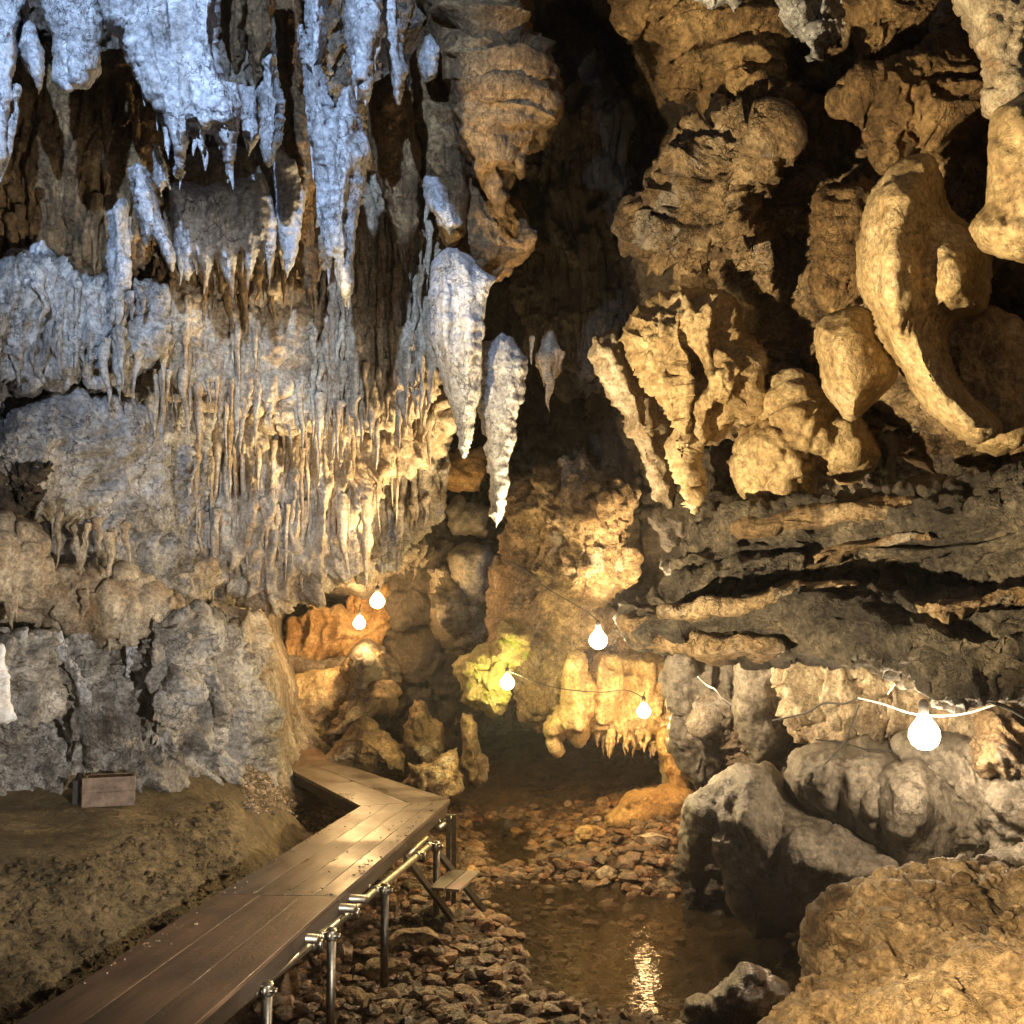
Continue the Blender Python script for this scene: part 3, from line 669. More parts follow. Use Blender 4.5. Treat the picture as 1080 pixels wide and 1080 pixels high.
rock('middle boulder of the stack under the orange cap', [(470,540),(490,530),(520,536),(522,566),(500,572),(474,566)], 12.5, 'bould', T=.25, R=24, name='stacked_boulder', cat='boulder', amp=.18)
rock('smooth upright boulder standing below the orange capped stack', [(470,582),(500,578),(524,588),(524,626),(510,644),(480,640),(472,610)], 12.3, 'bould', T=.3, R=26, name='stacked_boulder', cat='boulder', style='flow', amp=.08)
rock('dim rounded boulder behind the tall curtain near the lamps', [(410,590),(440,566),(466,580),(480,620),(460,640),(420,636)], 12.6, 'dark', T=.3, R=44, name='boulder', cat='boulder', amp=.12)  # this and the next boulder have their dimness put into the colour
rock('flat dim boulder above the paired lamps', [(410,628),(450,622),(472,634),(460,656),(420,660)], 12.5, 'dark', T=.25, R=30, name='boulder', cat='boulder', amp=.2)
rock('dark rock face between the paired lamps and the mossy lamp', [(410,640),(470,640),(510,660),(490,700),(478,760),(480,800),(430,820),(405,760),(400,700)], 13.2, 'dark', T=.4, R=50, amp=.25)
rock('tall lit buttress in the centre with a gold right face', [(530,520),(556,494),(598,480),(612,470),(625,490),(650,510),(664,530),(660,570),(664,604),(644,632),(624,650),(610,668),(560,680),(530,660),(520,620),(528,570)], [(530,600,11.6),(660,600,11.0)], 'tan', T=.7, R=60, name='rock_buttress', cat='buttress', style='rock', amp=.34, rough=7, bumps=[(620,580,20,60,.25)])
rock('rough middle of the centre buttress behind the bare white lamp', [(525,640),(560,640),(640,650),(680,680),(700,700),(690,740),(640,740),(600,760),(560,760),(540,720),(520,690)], 11.6, 'tan', T=.5, R=50, name='rock_buttress', cat='buttress', amp=.3)
rock('mossy golden rock knob lit by the lamp hanging beside it', [(480,700),(496,684),(520,676),(530,656),(560,664),(552,700),(548,724),(540,752),(524,762),(508,748),(490,740)], 10.8, 'moss', T=.45, R=34, name='rock_mass', cat='rock', style='rock', amp=.24)
rock('fringed tan overhang above the dark hollow, left end', [(578,756),(590,740),(600,700),(620,690),(628,720),(624,752),(614,774),(604,780),(596,770),(588,792),(580,782)], 11.0, 'cream', T=.35, R=24, name='overhang', cat='overhang', style='flute', amp=.14)
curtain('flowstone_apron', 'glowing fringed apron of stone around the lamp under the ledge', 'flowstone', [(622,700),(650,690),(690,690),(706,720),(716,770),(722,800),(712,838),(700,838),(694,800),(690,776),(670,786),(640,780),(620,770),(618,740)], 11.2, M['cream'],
        [(628,770,700,778,16,14,34,2.5,4.5,1.0)], T=.35, R=26, style='flute', amp=.14, rough=4)
rock('narrow leg of orange stone joining the apron to the floor', [(690,770),(704,764),(716,790),(722,820),(726,850),(706,850),(700,820),(694,796)], 10.9, 'orange', T=.25, R=14, name='stone_pillar', cat='rock', amp=.08)
rock('rust orange mound at the foot of the stone leg', [(640,862),(660,846),(690,838),(724,840),(732,870),(700,880),(660,880)], 10.6, 'orange', T=.4, R=20, name='flowstone_mound', cat='flowstone', style='pop', amp=.12)

# rocks behind the boardwalk bend
rock('orange glowing back of the alcove behind the paired lamps', [(286,694),(300,668),(326,642),(352,634),(370,644),(376,620),(404,614),(412,650),(402,690),(380,712),(300,712)], 12.8, 'orange', T=.1, R=60, name='alcove_back', cat='alcove', style='drape', amp=.24, rough=8)  # orange lamp glow of the alcove is also put into the stone colour
rock('lip of dark stone under the glowing alcove', [(284,686),(330,694),(380,690),(404,680),(406,696),(370,712),(320,716),(284,706)], 12.7, 'wall', T=.15, R=14, name='stone_lip', cat='rock', style='strata', amp=.05, rough=3)
rock('smooth tan wall below the alcove beside the far boardwalk', [(252,712),(300,712),(372,704),(380,730),(350,760),(330,790),(300,790),(270,770)], 12.4, 'cream', T=.3, R=40, name='flowstone_wall', cat='flowstone', style='flow', amp=.14)
rock('ragged dark crust right of the smooth tan wall', [(368,700),(384,690),(406,686),(408,708),(396,730),(372,738),(364,720)], 12.0, 'tan', T=.3, R=20, amp=.18)
rock('slanted slab boulder behind the boardwalk bend, upper one', [(334,778),(350,752),(380,732),(406,716),(420,730),(418,752),(396,762),(360,776),(344,794)], 11.6, 'tan', T=.4, R=24, name='boulder', cat='boulder', style='strata', amp=.18)
rock('split boulder resting against the far boardwalk, lower one', [(338,800),(352,782),(380,762),(396,760),(412,776),(424,792),(424,816),(390,818),(345,812)], 11.1, 'tan', T=.4, R=26, name='boulder', cat='boulder', amp=.18)
rock('pointed golden rock standing behind the boardwalk corner', [(424,790),(428,760),(440,728),(452,740),(462,760),(472,780),(468,800),(440,806)], 11.4, 'tan', T=.4, R=22, name='rock_spire', cat='rock', amp=.17)
rock('jagged tan rock at the boardwalk corner above the water', [(426,800),(450,796),(478,792),(488,806),(490,828),(470,848),(440,846),(420,830)], 10.6, 'tan', T=.4, R=24, name='boulder', cat='boulder', amp=.2)
rock('thin jagged pillar below the mossy knob', [(486,752),(500,750),(504,780),(514,800),(510,826),(492,830),(484,800)], 10.9, 'tan', T=.25, R=14, name='rock_pillar', cat='rock', amp=.14)

# ================================================================== upper right
rock('brown slanting roof rock in the upper right, lit from below', [(652,-80),(830,-80),(836,20),(826,70),(842,100),(826,122),(790,124),(770,108),(750,110),(740,90),(722,112),(704,92),(694,60),(690,30),(660,10)], [(690,20,8.0),(830,60,7.4)], 'brown', T=.6, R=60, name='roof_rock', cat='roof rock', style='strata', amp=.24)
rock('grey white broken roof block with small pale knobs', [(800,-80),(915,-80),(904,0),(896,30),(882,60),(868,52),(856,70),(842,44),(826,20)], 7.1, 'pale', T=.3, R=34, name='roof_rock', cat='roof rock', style='drape', amp=.26, rough=8)
sta('white crust hanging at the top edge above the brown roof rock', [(720,-60),(800,-60),(786,4),(776,18),(764,8),(750,14),(736,4),(724,6)], 7.1, T=.2, R=14, group=None)
rock('lumpy tan knot of stone with dark cracks in the upper right', [(706,180),(722,150),(744,128),(776,116),(812,122),(832,130),(830,168),(812,190),(806,216),(822,240),(818,270),(826,320),(808,312),(792,290),(772,300),(760,286),(742,300),(720,282),(690,276),(664,262),(660,240),(684,226),(700,214)], [(680,240,7.7),(820,200,7.1)], 'tan', T=.6, R=46, name='rock_knot', cat='rock', style='rock', amp=.38, rough=7)
rock('broad cream fin hanging over the centre, darker crack at its left', [(652,346),(672,320),(700,306),(746,300),(776,310),(786,340),(800,376),(802,410),(796,438),(772,450),(752,462),(738,476),(738,510),(734,544),(722,538),(714,500),(706,460),(694,430),(676,400),(660,372)], 7.2, 'cream', T=.5, R=44, name='stone_fin', cat='flowstone', style='slab', amp=.2, bumps=[(770,400,26,40,.15),(716,420,10,70,.12)])
rock('slanted grey edged fin tucked left of the broad cream fin', [(620,364),(630,352),(652,352),(670,384),(690,420),(702,460),(714,520),(710,540),(698,530),(686,500),(668,460),(646,424),(630,396)], 7.9, 'drip', T=.35, R=24, name='stone_fin', cat='flowstone', style='slab', amp=.16)
rock('cream blob with a ragged foot under the brown fold', [(776,500),(784,470),(800,440),(812,412),(840,404),(870,430),(900,446),(920,480),(900,500),(868,500),(850,524),(826,536),(806,530),(788,520)], 7.1, 'cream', T=.5, R=40, name='flowstone_blob', cat='flowstone', style='pop', amp=.17, rough=5)
rock('small pointed tooth of smooth cream stone', [(858,352),(870,334),(896,322),(924,336),(944,372),(946,400),(926,424),(902,447),(884,434),(866,404)], 6.2, 'cream', T=.4, R=40, name='stone_tooth', cat='flowstone', style='flow', amp=.05, rough=2)
rock('huge smooth cream tooth curving down to the right', [(908,240),(916,208),(942,176),(975,165),(990,185),(1000,222),(1026,240),(1041,256),(1043,300),(1034,326),(1010,338),(1004,352),(1012,388),(1030,422),(1056,452),(1030,468),(1000,454),(968,426),(940,386),(918,340),(904,300)], [(905,300,5.8),(1040,300,5.7)], 'cream', T=.5, R=46, name='stone_tooth', cat='flowstone', style='flow', amp=.09, rough=2, bumps=[(940,300,16,90,.12),(1012,290,26,34,.1),(985,300,14,60,-.06)])
rock('shaded curved wall tucked behind the huge tooth at its lower right', [(980,330),(1040,330),(1080,350),(1096,420),(1080,470),(1040,474),(1000,440),(976,390)], 6.15, 'cream', T=.4, R=50, name='flowstone_wall', cat='flowstone', style='flow', amp=.14)
rock('dull brown recess wall between the lumpy knot and the rounded fold', [(800,210),(860,190),(872,330),(860,400),(900,446),(850,440),(800,400),(788,320)], 7.7, 'tan', T=.3, R=40, amp=.24)
rock('brown rock bridging the roof block and the ochre arch rock', [(820,100),(870,84),(930,120),(926,190),(870,200),(836,180)], 7.8, 'brown', T=.3, R=40, amp=.26)
rock('pale smooth tooth cut by the right edge', [(1048,150),(1058,112),(1090,100),(1140,110),(1140,250),(1100,276),(1070,272),(1040,258),(1028,238),(1036,226),(1048,210)], 4.9, 'cream', T=.4, R=50, name='stone_tooth', cat='flowstone', style='flow', amp=.07, rough=3)
rock('dull brown rounded fold behind the small tooth', [(856,210),(880,196),(926,200),(934,250),(926,310),(900,322),(876,336),(860,320),(852,270)], 6.9, 'brown', T=.4, R=36, name='stone_fold', cat='flowstone', style='rock', amp=.15)
rock('ochre arch rock with holes below the top right roof', [(892,92),(930,70),(962,56),(1000,40),(1030,60),(1030,140),(1000,160),(970,150),(944,170),(926,172),(920,130),(896,116)], 6.6, 'brown', T=.45, R=30, name='roof_rock', cat='roof rock', amp=.24)
rock('knobbly cream cascade in the top right corner', [(1020,-80),(1140,-80),(1140,110),(1070,108),(1050,112),(1046,80),(1032,50),(1022,20)], 5.3, 'drip', T=.4, R=24, name='flowstone_cascade', cat='flowstone', style='pop', amp=.16)
rock('deep brown roof between the white block and the corner cascade', [(896,-80),(1030,-80),(1030,20),(1010,50),(960,60),(930,76),(900,60)], 7.0, 'brown', T=.4, R=40, name='roof_rock', cat='roof rock', amp=.2)
rock('dark brown wall mass filling behind the huge tooth', [(930,140),(1000,130),(1060,150),(1110,200),(1110,500),(1060,500),(1000,470),(940,440),(900,400),(860,400),(830,330),(830,200),(880,190)], [(830,300,7.5),(1100,300,6.2)], 'tan', T=.3, R=60, amp=.26)
sta('short stone post under the small tooth, standing on the ledge', [(922,456),(946,456),(944,480),(946,530),(928,530),(930,480)], 7.0, mat='bould', name='stone_post', cat='stalagmite', group=None, T=.15, R=12)
rock('lit curved rib left of the stone post', [(880,430),(905,450),(930,462),(960,450),(980,480),(1000,500),(960,490),(930,474),(900,470)], 7.2, 'tan', T=.25, R=14, name='stone_rib', cat='rock', amp=.1)
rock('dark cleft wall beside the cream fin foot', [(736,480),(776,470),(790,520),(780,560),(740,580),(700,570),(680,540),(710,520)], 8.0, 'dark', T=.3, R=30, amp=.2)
# the great ledge: overlapping beds
LD = dict(cat='ledge', name='rock_ledge', style='strata')
rock('upper bed of the dark layered ledge on the right', [(690,600),(720,570),(770,548),(800,536),(860,528),(940,520),(1020,512),(1160,490),(1160,620),(1000,640),(860,640),(740,640)], [(700,600,7.3),(1100,600,5.7)], 'ledge', T=.6, R=60, amp=.25, **LD)
rock('lower bed of the dark layered ledge, gold edged on its left underside', [(650,640),(668,622),(720,606),(800,610),(900,606),(1000,610),(1160,600),(1160,726),(1060,724),(1000,720),(950,712),(900,698),(850,690),(800,688),(740,688),(690,690),(662,672)], [(650,650,7.0),(1100,660,5.4)], 'ledge', T=.6, R=40, amp=.24, **LD)
for _i, (_l, _p, _d, _m, _a) in enumerate([
 ('thin tan bed along the top rim of the layered ledge', [(770,556),(840,538),(920,528),(990,530),(1000,542),(940,550),(860,560),(790,572)], [(780,556,6.75),(1000,540,6.0)], 'tan', .14),
 ('pale tongue of rock in the upper middle of the layered ledge', [(840,590),(880,570),(940,560),(990,560),(984,574),(930,584),(870,600),(846,604)], [(840,590,6.45),(990,570,5.9)], 'tan', .12),
 ('long grey bed slanting up the left half of the layered ledge', [(690,640),(740,600),(800,580),(860,590),(850,604),(800,606),(760,622),(730,650),(700,660)], [(690,640,6.7),(860,590,6.3)], 'ledge', .16),
 ('tan bed wedged in the left half of the layered ledge', [(700,636),(760,630),(830,612),(900,608),(900,624),(850,634),(800,644),(740,652),(704,652)], [(700,640,6.4),(900,620,5.9)], 'tan', .13),
 ('crusted knobbly bed low at the right end of the layered ledge', [(960,640),(1010,616),(1070,612),(1150,606),(1150,644),(1070,650),(1000,660)], [(960,640,5.5),(1150,630,4.9)], 'tan', .2),
 ('dark knotted bed in the middle of the layered ledge', [(860,660),(920,640),(990,650),(1060,668),(1150,660),(1150,690),(1050,694),(960,690),(890,680)], [(860,670,5.9),(1150,670,4.95)], 'ledge', .22),
 ('gold edged underside bed at the left end of the layered ledge', [(656,652),(690,656),(740,660),(800,664),(830,680),(800,692),(740,690),(700,690),(664,680)], [(650,660,6.7),(830,680,6.1)], 'tan', .18)]):
    rock(_l, _p, [(a, b, c - .16) for a, b, c in _d], _m, T=.24, R=16, amp=_a * .8, rough=5, name='rock_bed', cat='ledge', style='strata', group='beds of the great ledge')
rock('thin dark lip hanging below the right end of the ledge', [(880,680),(980,690),(1160,690),(1160,726),(1060,726),(960,716),(900,702)], [(900,700,6.2),(1100,700,5.1)], 'dark', T=.3, R=20, amp=.14, **LD)

# ================================================================== lower right
rock('pale veined wall under the ledge behind the brightest lamp', [(820,690),(900,690),(1000,710),(1150,716),(1150,850),(1060,840),(980,810),(900,796),(860,780),(830,750)], [(820,740,8.2),(1100,760,6.8)], 'drip', T=.35, R=60, name='flowstone_wall', cat='flowstone', style='flute', amp=.2)
rock('dim grey wall right of the glowing apron', [(700,700),(740,690),(790,700),(800,760),(780,800),(740,830),(716,810)], 9.3, 'bould', T=.4, R=40, name='flowstone_wall', cat='flowstone', style='flute', amp=.14)
rock('hanging dark lobe between the dim wall and the pale veined wall', [(776,700),(830,690),(846,720),(840,760),(820,798),(796,796),(780,770)], 8.5, 'bould', T=.35, R=26, name='flowstone_lobe', cat='flowstone', style='flow', amp=.12)
rock('smooth grey boulder like a crouching animal, upper left one', [(832,820),(838,800),(858,786),(890,782),(930,786),(946,810),(950,850),(946,880),(920,890),(880,868),(850,856),(836,844)], 7.0, 'bould', T=.5, R=40, name='boulder', cat='boulder', style='flow', amp=.10, rough=4, bumps=[(885,850,7,40,-.1)])
rock('smooth grey lobed boulder right below the brightest lamp', [(900,850),(915,818),(945,800),(985,806),(1010,830),(1030,870),(1010,910),(985,935),(955,930),(925,900),(905,880)], 6.75, 'bould', T=.4, R=50, name='boulder', cat='boulder', style='flow', amp=.11, rough=4, bumps=[(930,860,8,50,-.12),(965,850,20,50,.1)])
rock('broad cracked grey slope below the brightest lamp at the right edge', [(955,790),(1000,788),(1060,800),(1150,830),(1150,930),(1060,925),(1000,930),(970,900),(960,850)], [(955,850,7.0),(1150,850,5.8)], 'bould', T=.45, R=50, name='boulder', cat='boulder', amp=.2)
rock('knotted crust on the right edge beside the brightest lamp', [(1040,760),(1080,745),(1150,745),(1150,860),(1080,840),(1030,810)], 6.2, 'tan', T=.35, R=30, amp=.18)
rock('large grey flowstone body with leg like folds over the dark water', [(714,880),(722,850),(748,826),(780,812),(812,812),(830,840),(860,860),(900,880),(950,912),(930,950),(900,968),(870,960),(846,980),(800,988),(776,960),(764,920),(752,905),(736,918),(720,920)], [(720,900,7.4),(940,900,6.7)], 'bould', T=.65, R=60, name='flowstone_mass', cat='flowstone', style='flow', amp=.13, rough=4, bumps=[(790,880,20,80,.2),(850,900,26,60,.15),(740,870,16,50,.1)])
rock('tapering stone leg reaching down to the water under the grey body', [(752,880),(784,880),(800,930),(806,975),(796,988),(782,970),(768,940),(758,910)], 6.75, 'bould', T=.3, R=20, name='stone_pillar', cat='rock', style='flow', amp=.08)
rock('dark hollow back wall under the grey flowstone body', [(716,900),(800,900),(950,920),(950,1080),(760,1060),(716,1000)], 8.3, 'dark', T=.3, R=50, amp=.2)  # the hollow's shade is put into this wall's dark colour
rock('brightly lit ochre floor rock filling the bottom right corner', [(820,1160),(836,1060),(868,1036),(900,1010),(890,980),(910,950),(950,928),(990,914),(1040,920),(1080,930),(1180,930),(1180,1180)], [(830,1080,3.7),(1000,930,4.6),(1150,1080,3.3)], 'floorrock', T=.5, R=90, name='floor_rock', cat='rock', style='rock', amp=.17, rough=6, bumps=[(966,1058,9,13,-.3),(950,960,60,20,.06)])
rock('broken tan edge stones left of the bright floor rock', [(862,1000),(870,970),(884,944),(920,934),(950,930),(940,960),(912,1000),(884,1030),(866,1036)], 4.7, 'tan', T=.3, R=22, name='floor_rock', cat='rock', amp=.16)
rock('mossy low rock at the right edge above the bright floor rock', [(1010,905),(1060,895),(1150,890),(1150,960),(1070,950),(1020,935)], 4.9, 'wall', T=.25, R=24, name='floor_rock', cat='rock', amp=.16)
rock('dim brown boulder at the bottom edge between pool and bright rock', [(700,1120),(724,1070),(760,1040),(800,1030),(834,1050),(840,1120)], 5.3, 'pebA', T=.4, R=34, name='boulder', cat='boulder', style='pop', amp=.12)

# ================================================================== rocks lying on the stream floor
ico = bmesh.new(); bmesh.ops.create_icosphere(ico, subdivisions=5, radius=1); ico.verts.ensure_lookup_table()
IV5 = np.array([v.co[:] for v in ico.verts]); IF5 = np.array([[v.index for v in f.verts] for f in ico.faces]); ico.free()
def loose(label, px, py, w, mat, z=None, flat=.6, group=None, name='stone', seed=None):
    q = G(px, py, -.7 if z is None else z); D = q[1]; s = w / 2 * D / FOC
    gz = float(ground_z(np.array([q[0]]), np.array([q[1]]))[0]) if z is None else z
    V, F = stone_vf(np.array([q[0], q[1], gz + s * flat * .35]), s, flat, k=seed, iv=IV5, iff=IF5, amt=.5)
    N = normals(V, F); V = V + N * (disp(V / s * .5, 'rock', .12) * s)[:, None]
    o = build(name, V, F, M[mat]); tag(o, label, 'stone', group)
G_ = 'loose rocks on the stream floor'
for a in [
 ('bright orange rock alone in the middle of the stream', 621, 892, 34, 'orange'),
 ('small orange rock behind the bright orange one, at the hollow', 545, 868, 22, 'orange'),
 ('dark pointed rock at the mouth of the hollow', 536, 862, 34, 'dark'),
 ('round ochre rock under the rail, upper of two', 430, 1000, 52, 'floorrock'),
 ('round ochre rock under the rail, lower of two', 408, 1022, 46, 'floorrock'),
 ('flat brown rock at the foot of the stepladder', 520, 966, 30, 'pebA'),
 ('reddish rock beside the leg under the boardwalk corner', 500, 884, 24, 'pebA'),
 ('reddish flat rock between stepladder and bright water', 494, 918, 26, 'orange'),
 ('tan rock where the stream enters the pool', 645, 935, 26, 'pebA'),
 ('pale flat rock near the dark bank right of the stream', 640, 920, 22, 'pebB'),
 ('brown rock left of the pale flat one in the stream', 600, 935, 26, 'pebA'),
 ('grey rock on the right bank below the rust mound', 690, 905, 36, 'pebB'),
 ('angular rock against the right bank of the stream', 700, 930, 30, 'tan'),
 ('reddish rock on the spit above the pool', 690, 948, 22, 'orange'),
 ('ochre rock on the near shore of the pool', 522, 1045, 24, 'floorrock'),
 ('flat tan rock at the waterline left of the pool', 548, 1056, 26, 'pebB'),
 ('pale rock at the near waterline, rightmost on the shore', 575, 1068, 22, 'pebB'),
 ('brown rock above the near waterline', 496, 1010, 22, 'pebA'),
 ('tan block in the gravel below the ochre pair', 450, 1052, 30, 'floorrock'),
 ('dark brown block at the bottom edge under the rail', 300, 1066, 40, 'pebA'),
 ('ochre lump at the bottom edge right of the rail post', 372, 1068, 34, 'floorrock'),
 ('grey stone beside the rail post', 360, 1010, 24, 'pebB'),
 ('orange stone at the top of the gravel bank', 490, 862, 20, 'orange'),
 ('brown stone at the back of the stream near the rust mound', 640, 862, 26, 'pebA')]:
    loose(a[0], a[1], a[2], a[3], a[4])

# grit lying on the bright floor rock is found by dropping stones onto its mesh
dg = None
from mathutils.bvhtree import BVHTree
fr = [o for o in scene.objects if o.name.startswith('floor_rock')][0]
bt = BVHTree.FromPolygons([fr.matrix_basis @ v.co for v in fr.data.vertices], [p.vertices[:] for p in fr.data.polygons]); parts = []
for _ in range(2600):
    x, y = rng.uniform(.9, 2.6), rng.uniform(2.2, 4.8)
    h = bt.ray_cast(Vector((x, y, 3)), Vector((0, 0, -1)))
    if h[0] is None: continue
    s_ = .006 + .05 * rng.random() ** 4; parts.append(stone_vf(np.array(h[0]) + [0, 0, s_ * .1], s_))
if parts:
    V, F = join(parts); o = link('grit', mesh_from('grit', V, F, False), M['floorrock']); tag(o, 'grit and chips lying on the bright ochre floor rock', 'gravel', kind='stuff')

# ================================================================== boardwalk
def wood(name, c1, c2, rough):
    m = plain_mat(name, c1, rough); nt = m.node_tree; N = nt.nodes; L = nt.links; b = N['Principled BSDF']
    tc = N.new('ShaderNodeTexCoord'); mp = N.new('ShaderNodeMapping'); mp.inputs['Scale'].default_value = (4.5, .45, 4.5); L.new(tc.outputs['Object'], mp.inputs[0])
    n = N.new('ShaderNodeTexNoise'); n.inputs['Scale'].default_value = 3; n.inputs['Detail'].default_value = 9; n.inputs['Roughness'].default_value = .7; n.inputs['Distortion'].default_value = .1; L.new(mp.outputs[0], n.inputs['Vector'])
    r = N.new('ShaderNodeValToRGB'); r.color_ramp.elements[0].position = .35; r.color_ramp.elements[1].position = .68
    r.color_ramp.elements[0].color = (*c2, 1); r.color_ramp.elements[1].color = (*c1, 1); L.new(n.outputs[0], r.inputs[0])
    n2 = N.new('ShaderNodeTexNoise'); n2.inputs['Scale'].default_value = 2.2; n2.inputs['Detail'].default_value = 6; L.new(tc.outputs['Object'], n2.inputs['Vector'])
    mx = N.new('ShaderNodeMix'); mx.data_type = 'RGBA'; mx.blend_type = 'MULTIPLY'; mx.inputs[0].default_value = .7
    r2 = N.new('ShaderNodeValToRGB'); r2.color_ramp.elements[0].position = .35; r2.color_ramp.elements[1].position = .62; r2.color_ramp.elements[0].color = (.4, .36, .32, 1)
    L.new(n2.outputs[0], r2.inputs[0]); L.new(r.outputs[0], mx.inputs[6]); L.new(r2.outputs[0], mx.inputs[7]); L.new(mx.outputs[2], b.inputs['Base Color'])
    rr = N.new('ShaderNodeMapRange'); rr.inputs[1].default_value = .35; rr.inputs[2].default_value = .65; rr.inputs[3].default_value = rough - .16; rr.inputs[4].default_value = rough + .14
    L.new(n2.outputs[0], rr.inputs[0]); L.new(rr.outputs[0], b.inputs['Roughness'])
    n4 = N.new('ShaderNodeTexNoise'); n4.inputs['Scale'].default_value = 60; n4.inputs['Detail'].default_value = 5; L.new(tc.outputs['Object'], n4.inputs['Vector'])
    ad = N.new('ShaderNodeMath'); ad.operation = 'ADD'; L.new(n.outputs[0], ad.inputs[0]); L.new(n4.outputs[0], ad.inputs[1])
    bp = N.new('ShaderNodeBump'); bp.inputs['Distance'].default_value = .0018; L.new(ad.outputs[0], bp.inputs['Height']); L.new(bp.outputs[0], b.inputs['Normal'])
    return m
M['wood'] = wood('wet_boards', (.19, .14, .105), (.05, .036, .027), .40)
M['ply'] = wood('worn_plywood', (.19, .115, .068), (.06, .036, .022), .45)
M['darkwood'] = wood('dark_timber', (.06, .04, .025), (.03, .02, .012), .6)  # darker brown than the boards, used for the joists
M['oldwood'] = wood('old_pale_plank', (.40, .29, .22), (.12, .08, .055), .7)
M['steel'] = plain_mat('galvanised_steel', (.34, .31, .25), .42, 1., bump=.0008, bs_=60, var=.25)
M['darksteel'] = plain_mat('dark_steel', (.16, .145, .125), .38, .9, bump=.0006, var=.3)
M['black'] = plain_mat('black_rubber', (.02, .02, .022), .7)
M['whitecable'] = plain_mat('white_cable_sheath', (.72, .72, .70), .4, var=.05)

def slab_vf(quad, z1, th, sub=1):
    q = np.array(quad, float)[:, :2]
    V = np.concatenate([np.c_[q, np.full(4, z1)], np.c_[q, np.full(4, z1 - th)]])
    F = [(0, 1, 2, 3), (7, 6, 5, 4), (0, 4, 5, 1), (1, 5, 6, 2), (2, 6, 7, 3), (3, 7, 4, 0)]
    return V, np.array(F)
def shrink(quad, g):
    q = np.array(quad, float)[:, :2]; c = q.mean(0); out = []
    for i in range(4):
        a = q[i - 1] - q[i]; b = q[(i + 1) % 4] - q[i]; a /= np.linalg.norm(a); b /= np.linalg.norm(b)
        out.append(q[i] + (a + b) * g)
    return np.array(out)
def board(name, quad, z, th, mat, parent, gap=.003, yaw=None):
    q = shrink(quad, gap); V, F = slab_vf(q, z, th)
    c = V.mean(0); o = bpy.data.objects.new(name, None)
    e = q[3] - q[0]; an = math.atan2(e[1], e[0]) - math.pi / 2
    R = Matrix.Rotation(-an, 4, 'Z'); me = mesh_from(name, V - c, F, False); me.transform(R)
    bm = bmesh.new(); bm.from_mesh(me); bmesh.ops.recalc_face_normals(bm, faces=bm.faces)
    bmesh.ops.bevel(bm, geom=bm.edges[:], offset=.0012, segments=1, affect='EDGES'); bm.to_mesh(me); bm.free()
    o = bpy.data.objects.new(name, me); COL.objects.link(o); me.materials.append(mat)
    o.rotation_euler = (0, 0, an); o.parent = parent; o.location = Vector(c) - (parent.location if parent else Vector())
    return o
g2 = lambda x, y: G(x, y, 0)[:2]
# near run, from beyond the lower left of the frame to the bend
Lf, Rf = g2(380, 850), g2(475, 843)
Ln, Rn = g2(40, 1075), g2(215, 1080)
dirL = (Ln - Lf) / np.linalg.norm(Ln - Lf); dirR = (Rn - Rf) / np.linalg.norm(Rn - Rf)
jl, jr = g2(228, 943), g2(357, 945)
k0l, k0r = jl + dirL * 2.6, jr + dirR * 2.6
k1l, k1r = k0l + dirL * 2.4, k0r + dirR * 2.4
lerp = lambda a, b, t: a + (b - a) * t
bw = empty('boardwalk', (*jl, 0), 'narrow wet wooden walkway bending away to the left', 'walkway')
for a, b in ((0, .36), (.36, .7), (.7, 1)):
    board('deck_panel', [lerp(jl, jr, a), lerp(jl, jr, b), lerp(k0l, k0r, b), lerp(k0l, k0r, a)][::-1], -.002 * (a == .36), .022, M['ply'], bw, gap=.001)
board('deck_panel', [k0l, k0r, k1r, k1l][::-1], 0, .022, M['ply'], bw)
cuts = [0, .30, .56, .80, 1]
for a, b in zip(cuts[:-1], cuts[1:]):
    board('plank', [lerp(jl, jr, a), lerp(jl, jr, b), lerp(Lf, Rf, b), lerp(Lf, Rf, a)], 0, .03, M['wood'], bw, gap=.0035)
# second run: from the bend back and left
A1, A2 = Lf, Rf                                   # hinge line
B1, B2 = g2(306, 812), g2(345, 800)
for a, b in ((0, .52), (.52, 1)):
    board('plank', [lerp(A1, A2, a), lerp(A1, A2, b), lerp(B1, B2, b), lerp(B1, B2, a)], 0, .03, M['wood'], bw, gap=.0035)
C1, C2 = g2(298, 770), g2(330, 774)
board('deck_panel', [B1, B2, C2, C1], 0, .03, M['ply'], bw, gap=.003)
parts = []
for _ in range(420):
    t, u_ = rng.random() ** .8, rng.random(); u_ = u_ if rng.random() < .3 else (u_ * .12 if rng.random() < .6 else 1 - u_ * .1)
    p_ = lerp(lerp(k0l, jl, .3 + .7 * t) if rng.random() < .4 else lerp(jl, Lf, t), lerp(k0r, jr, .3 + .7 * t) if rng.random() < .0 else lerp(jr, Rf, t), .02 + .96 * u_)
    s_ = .002 + .010 * rng.random() ** 4; parts.append(stone_vf(np.array([p_[0], p_[1], s_ * .2]), s_))
V, F = join(parts); o = link('grit', mesh_from('grit', V, F, False), M['pebB']); tag(o, 'crumbs of mud and grit on the wet boardwalk', 'gravel', kind='stuff')
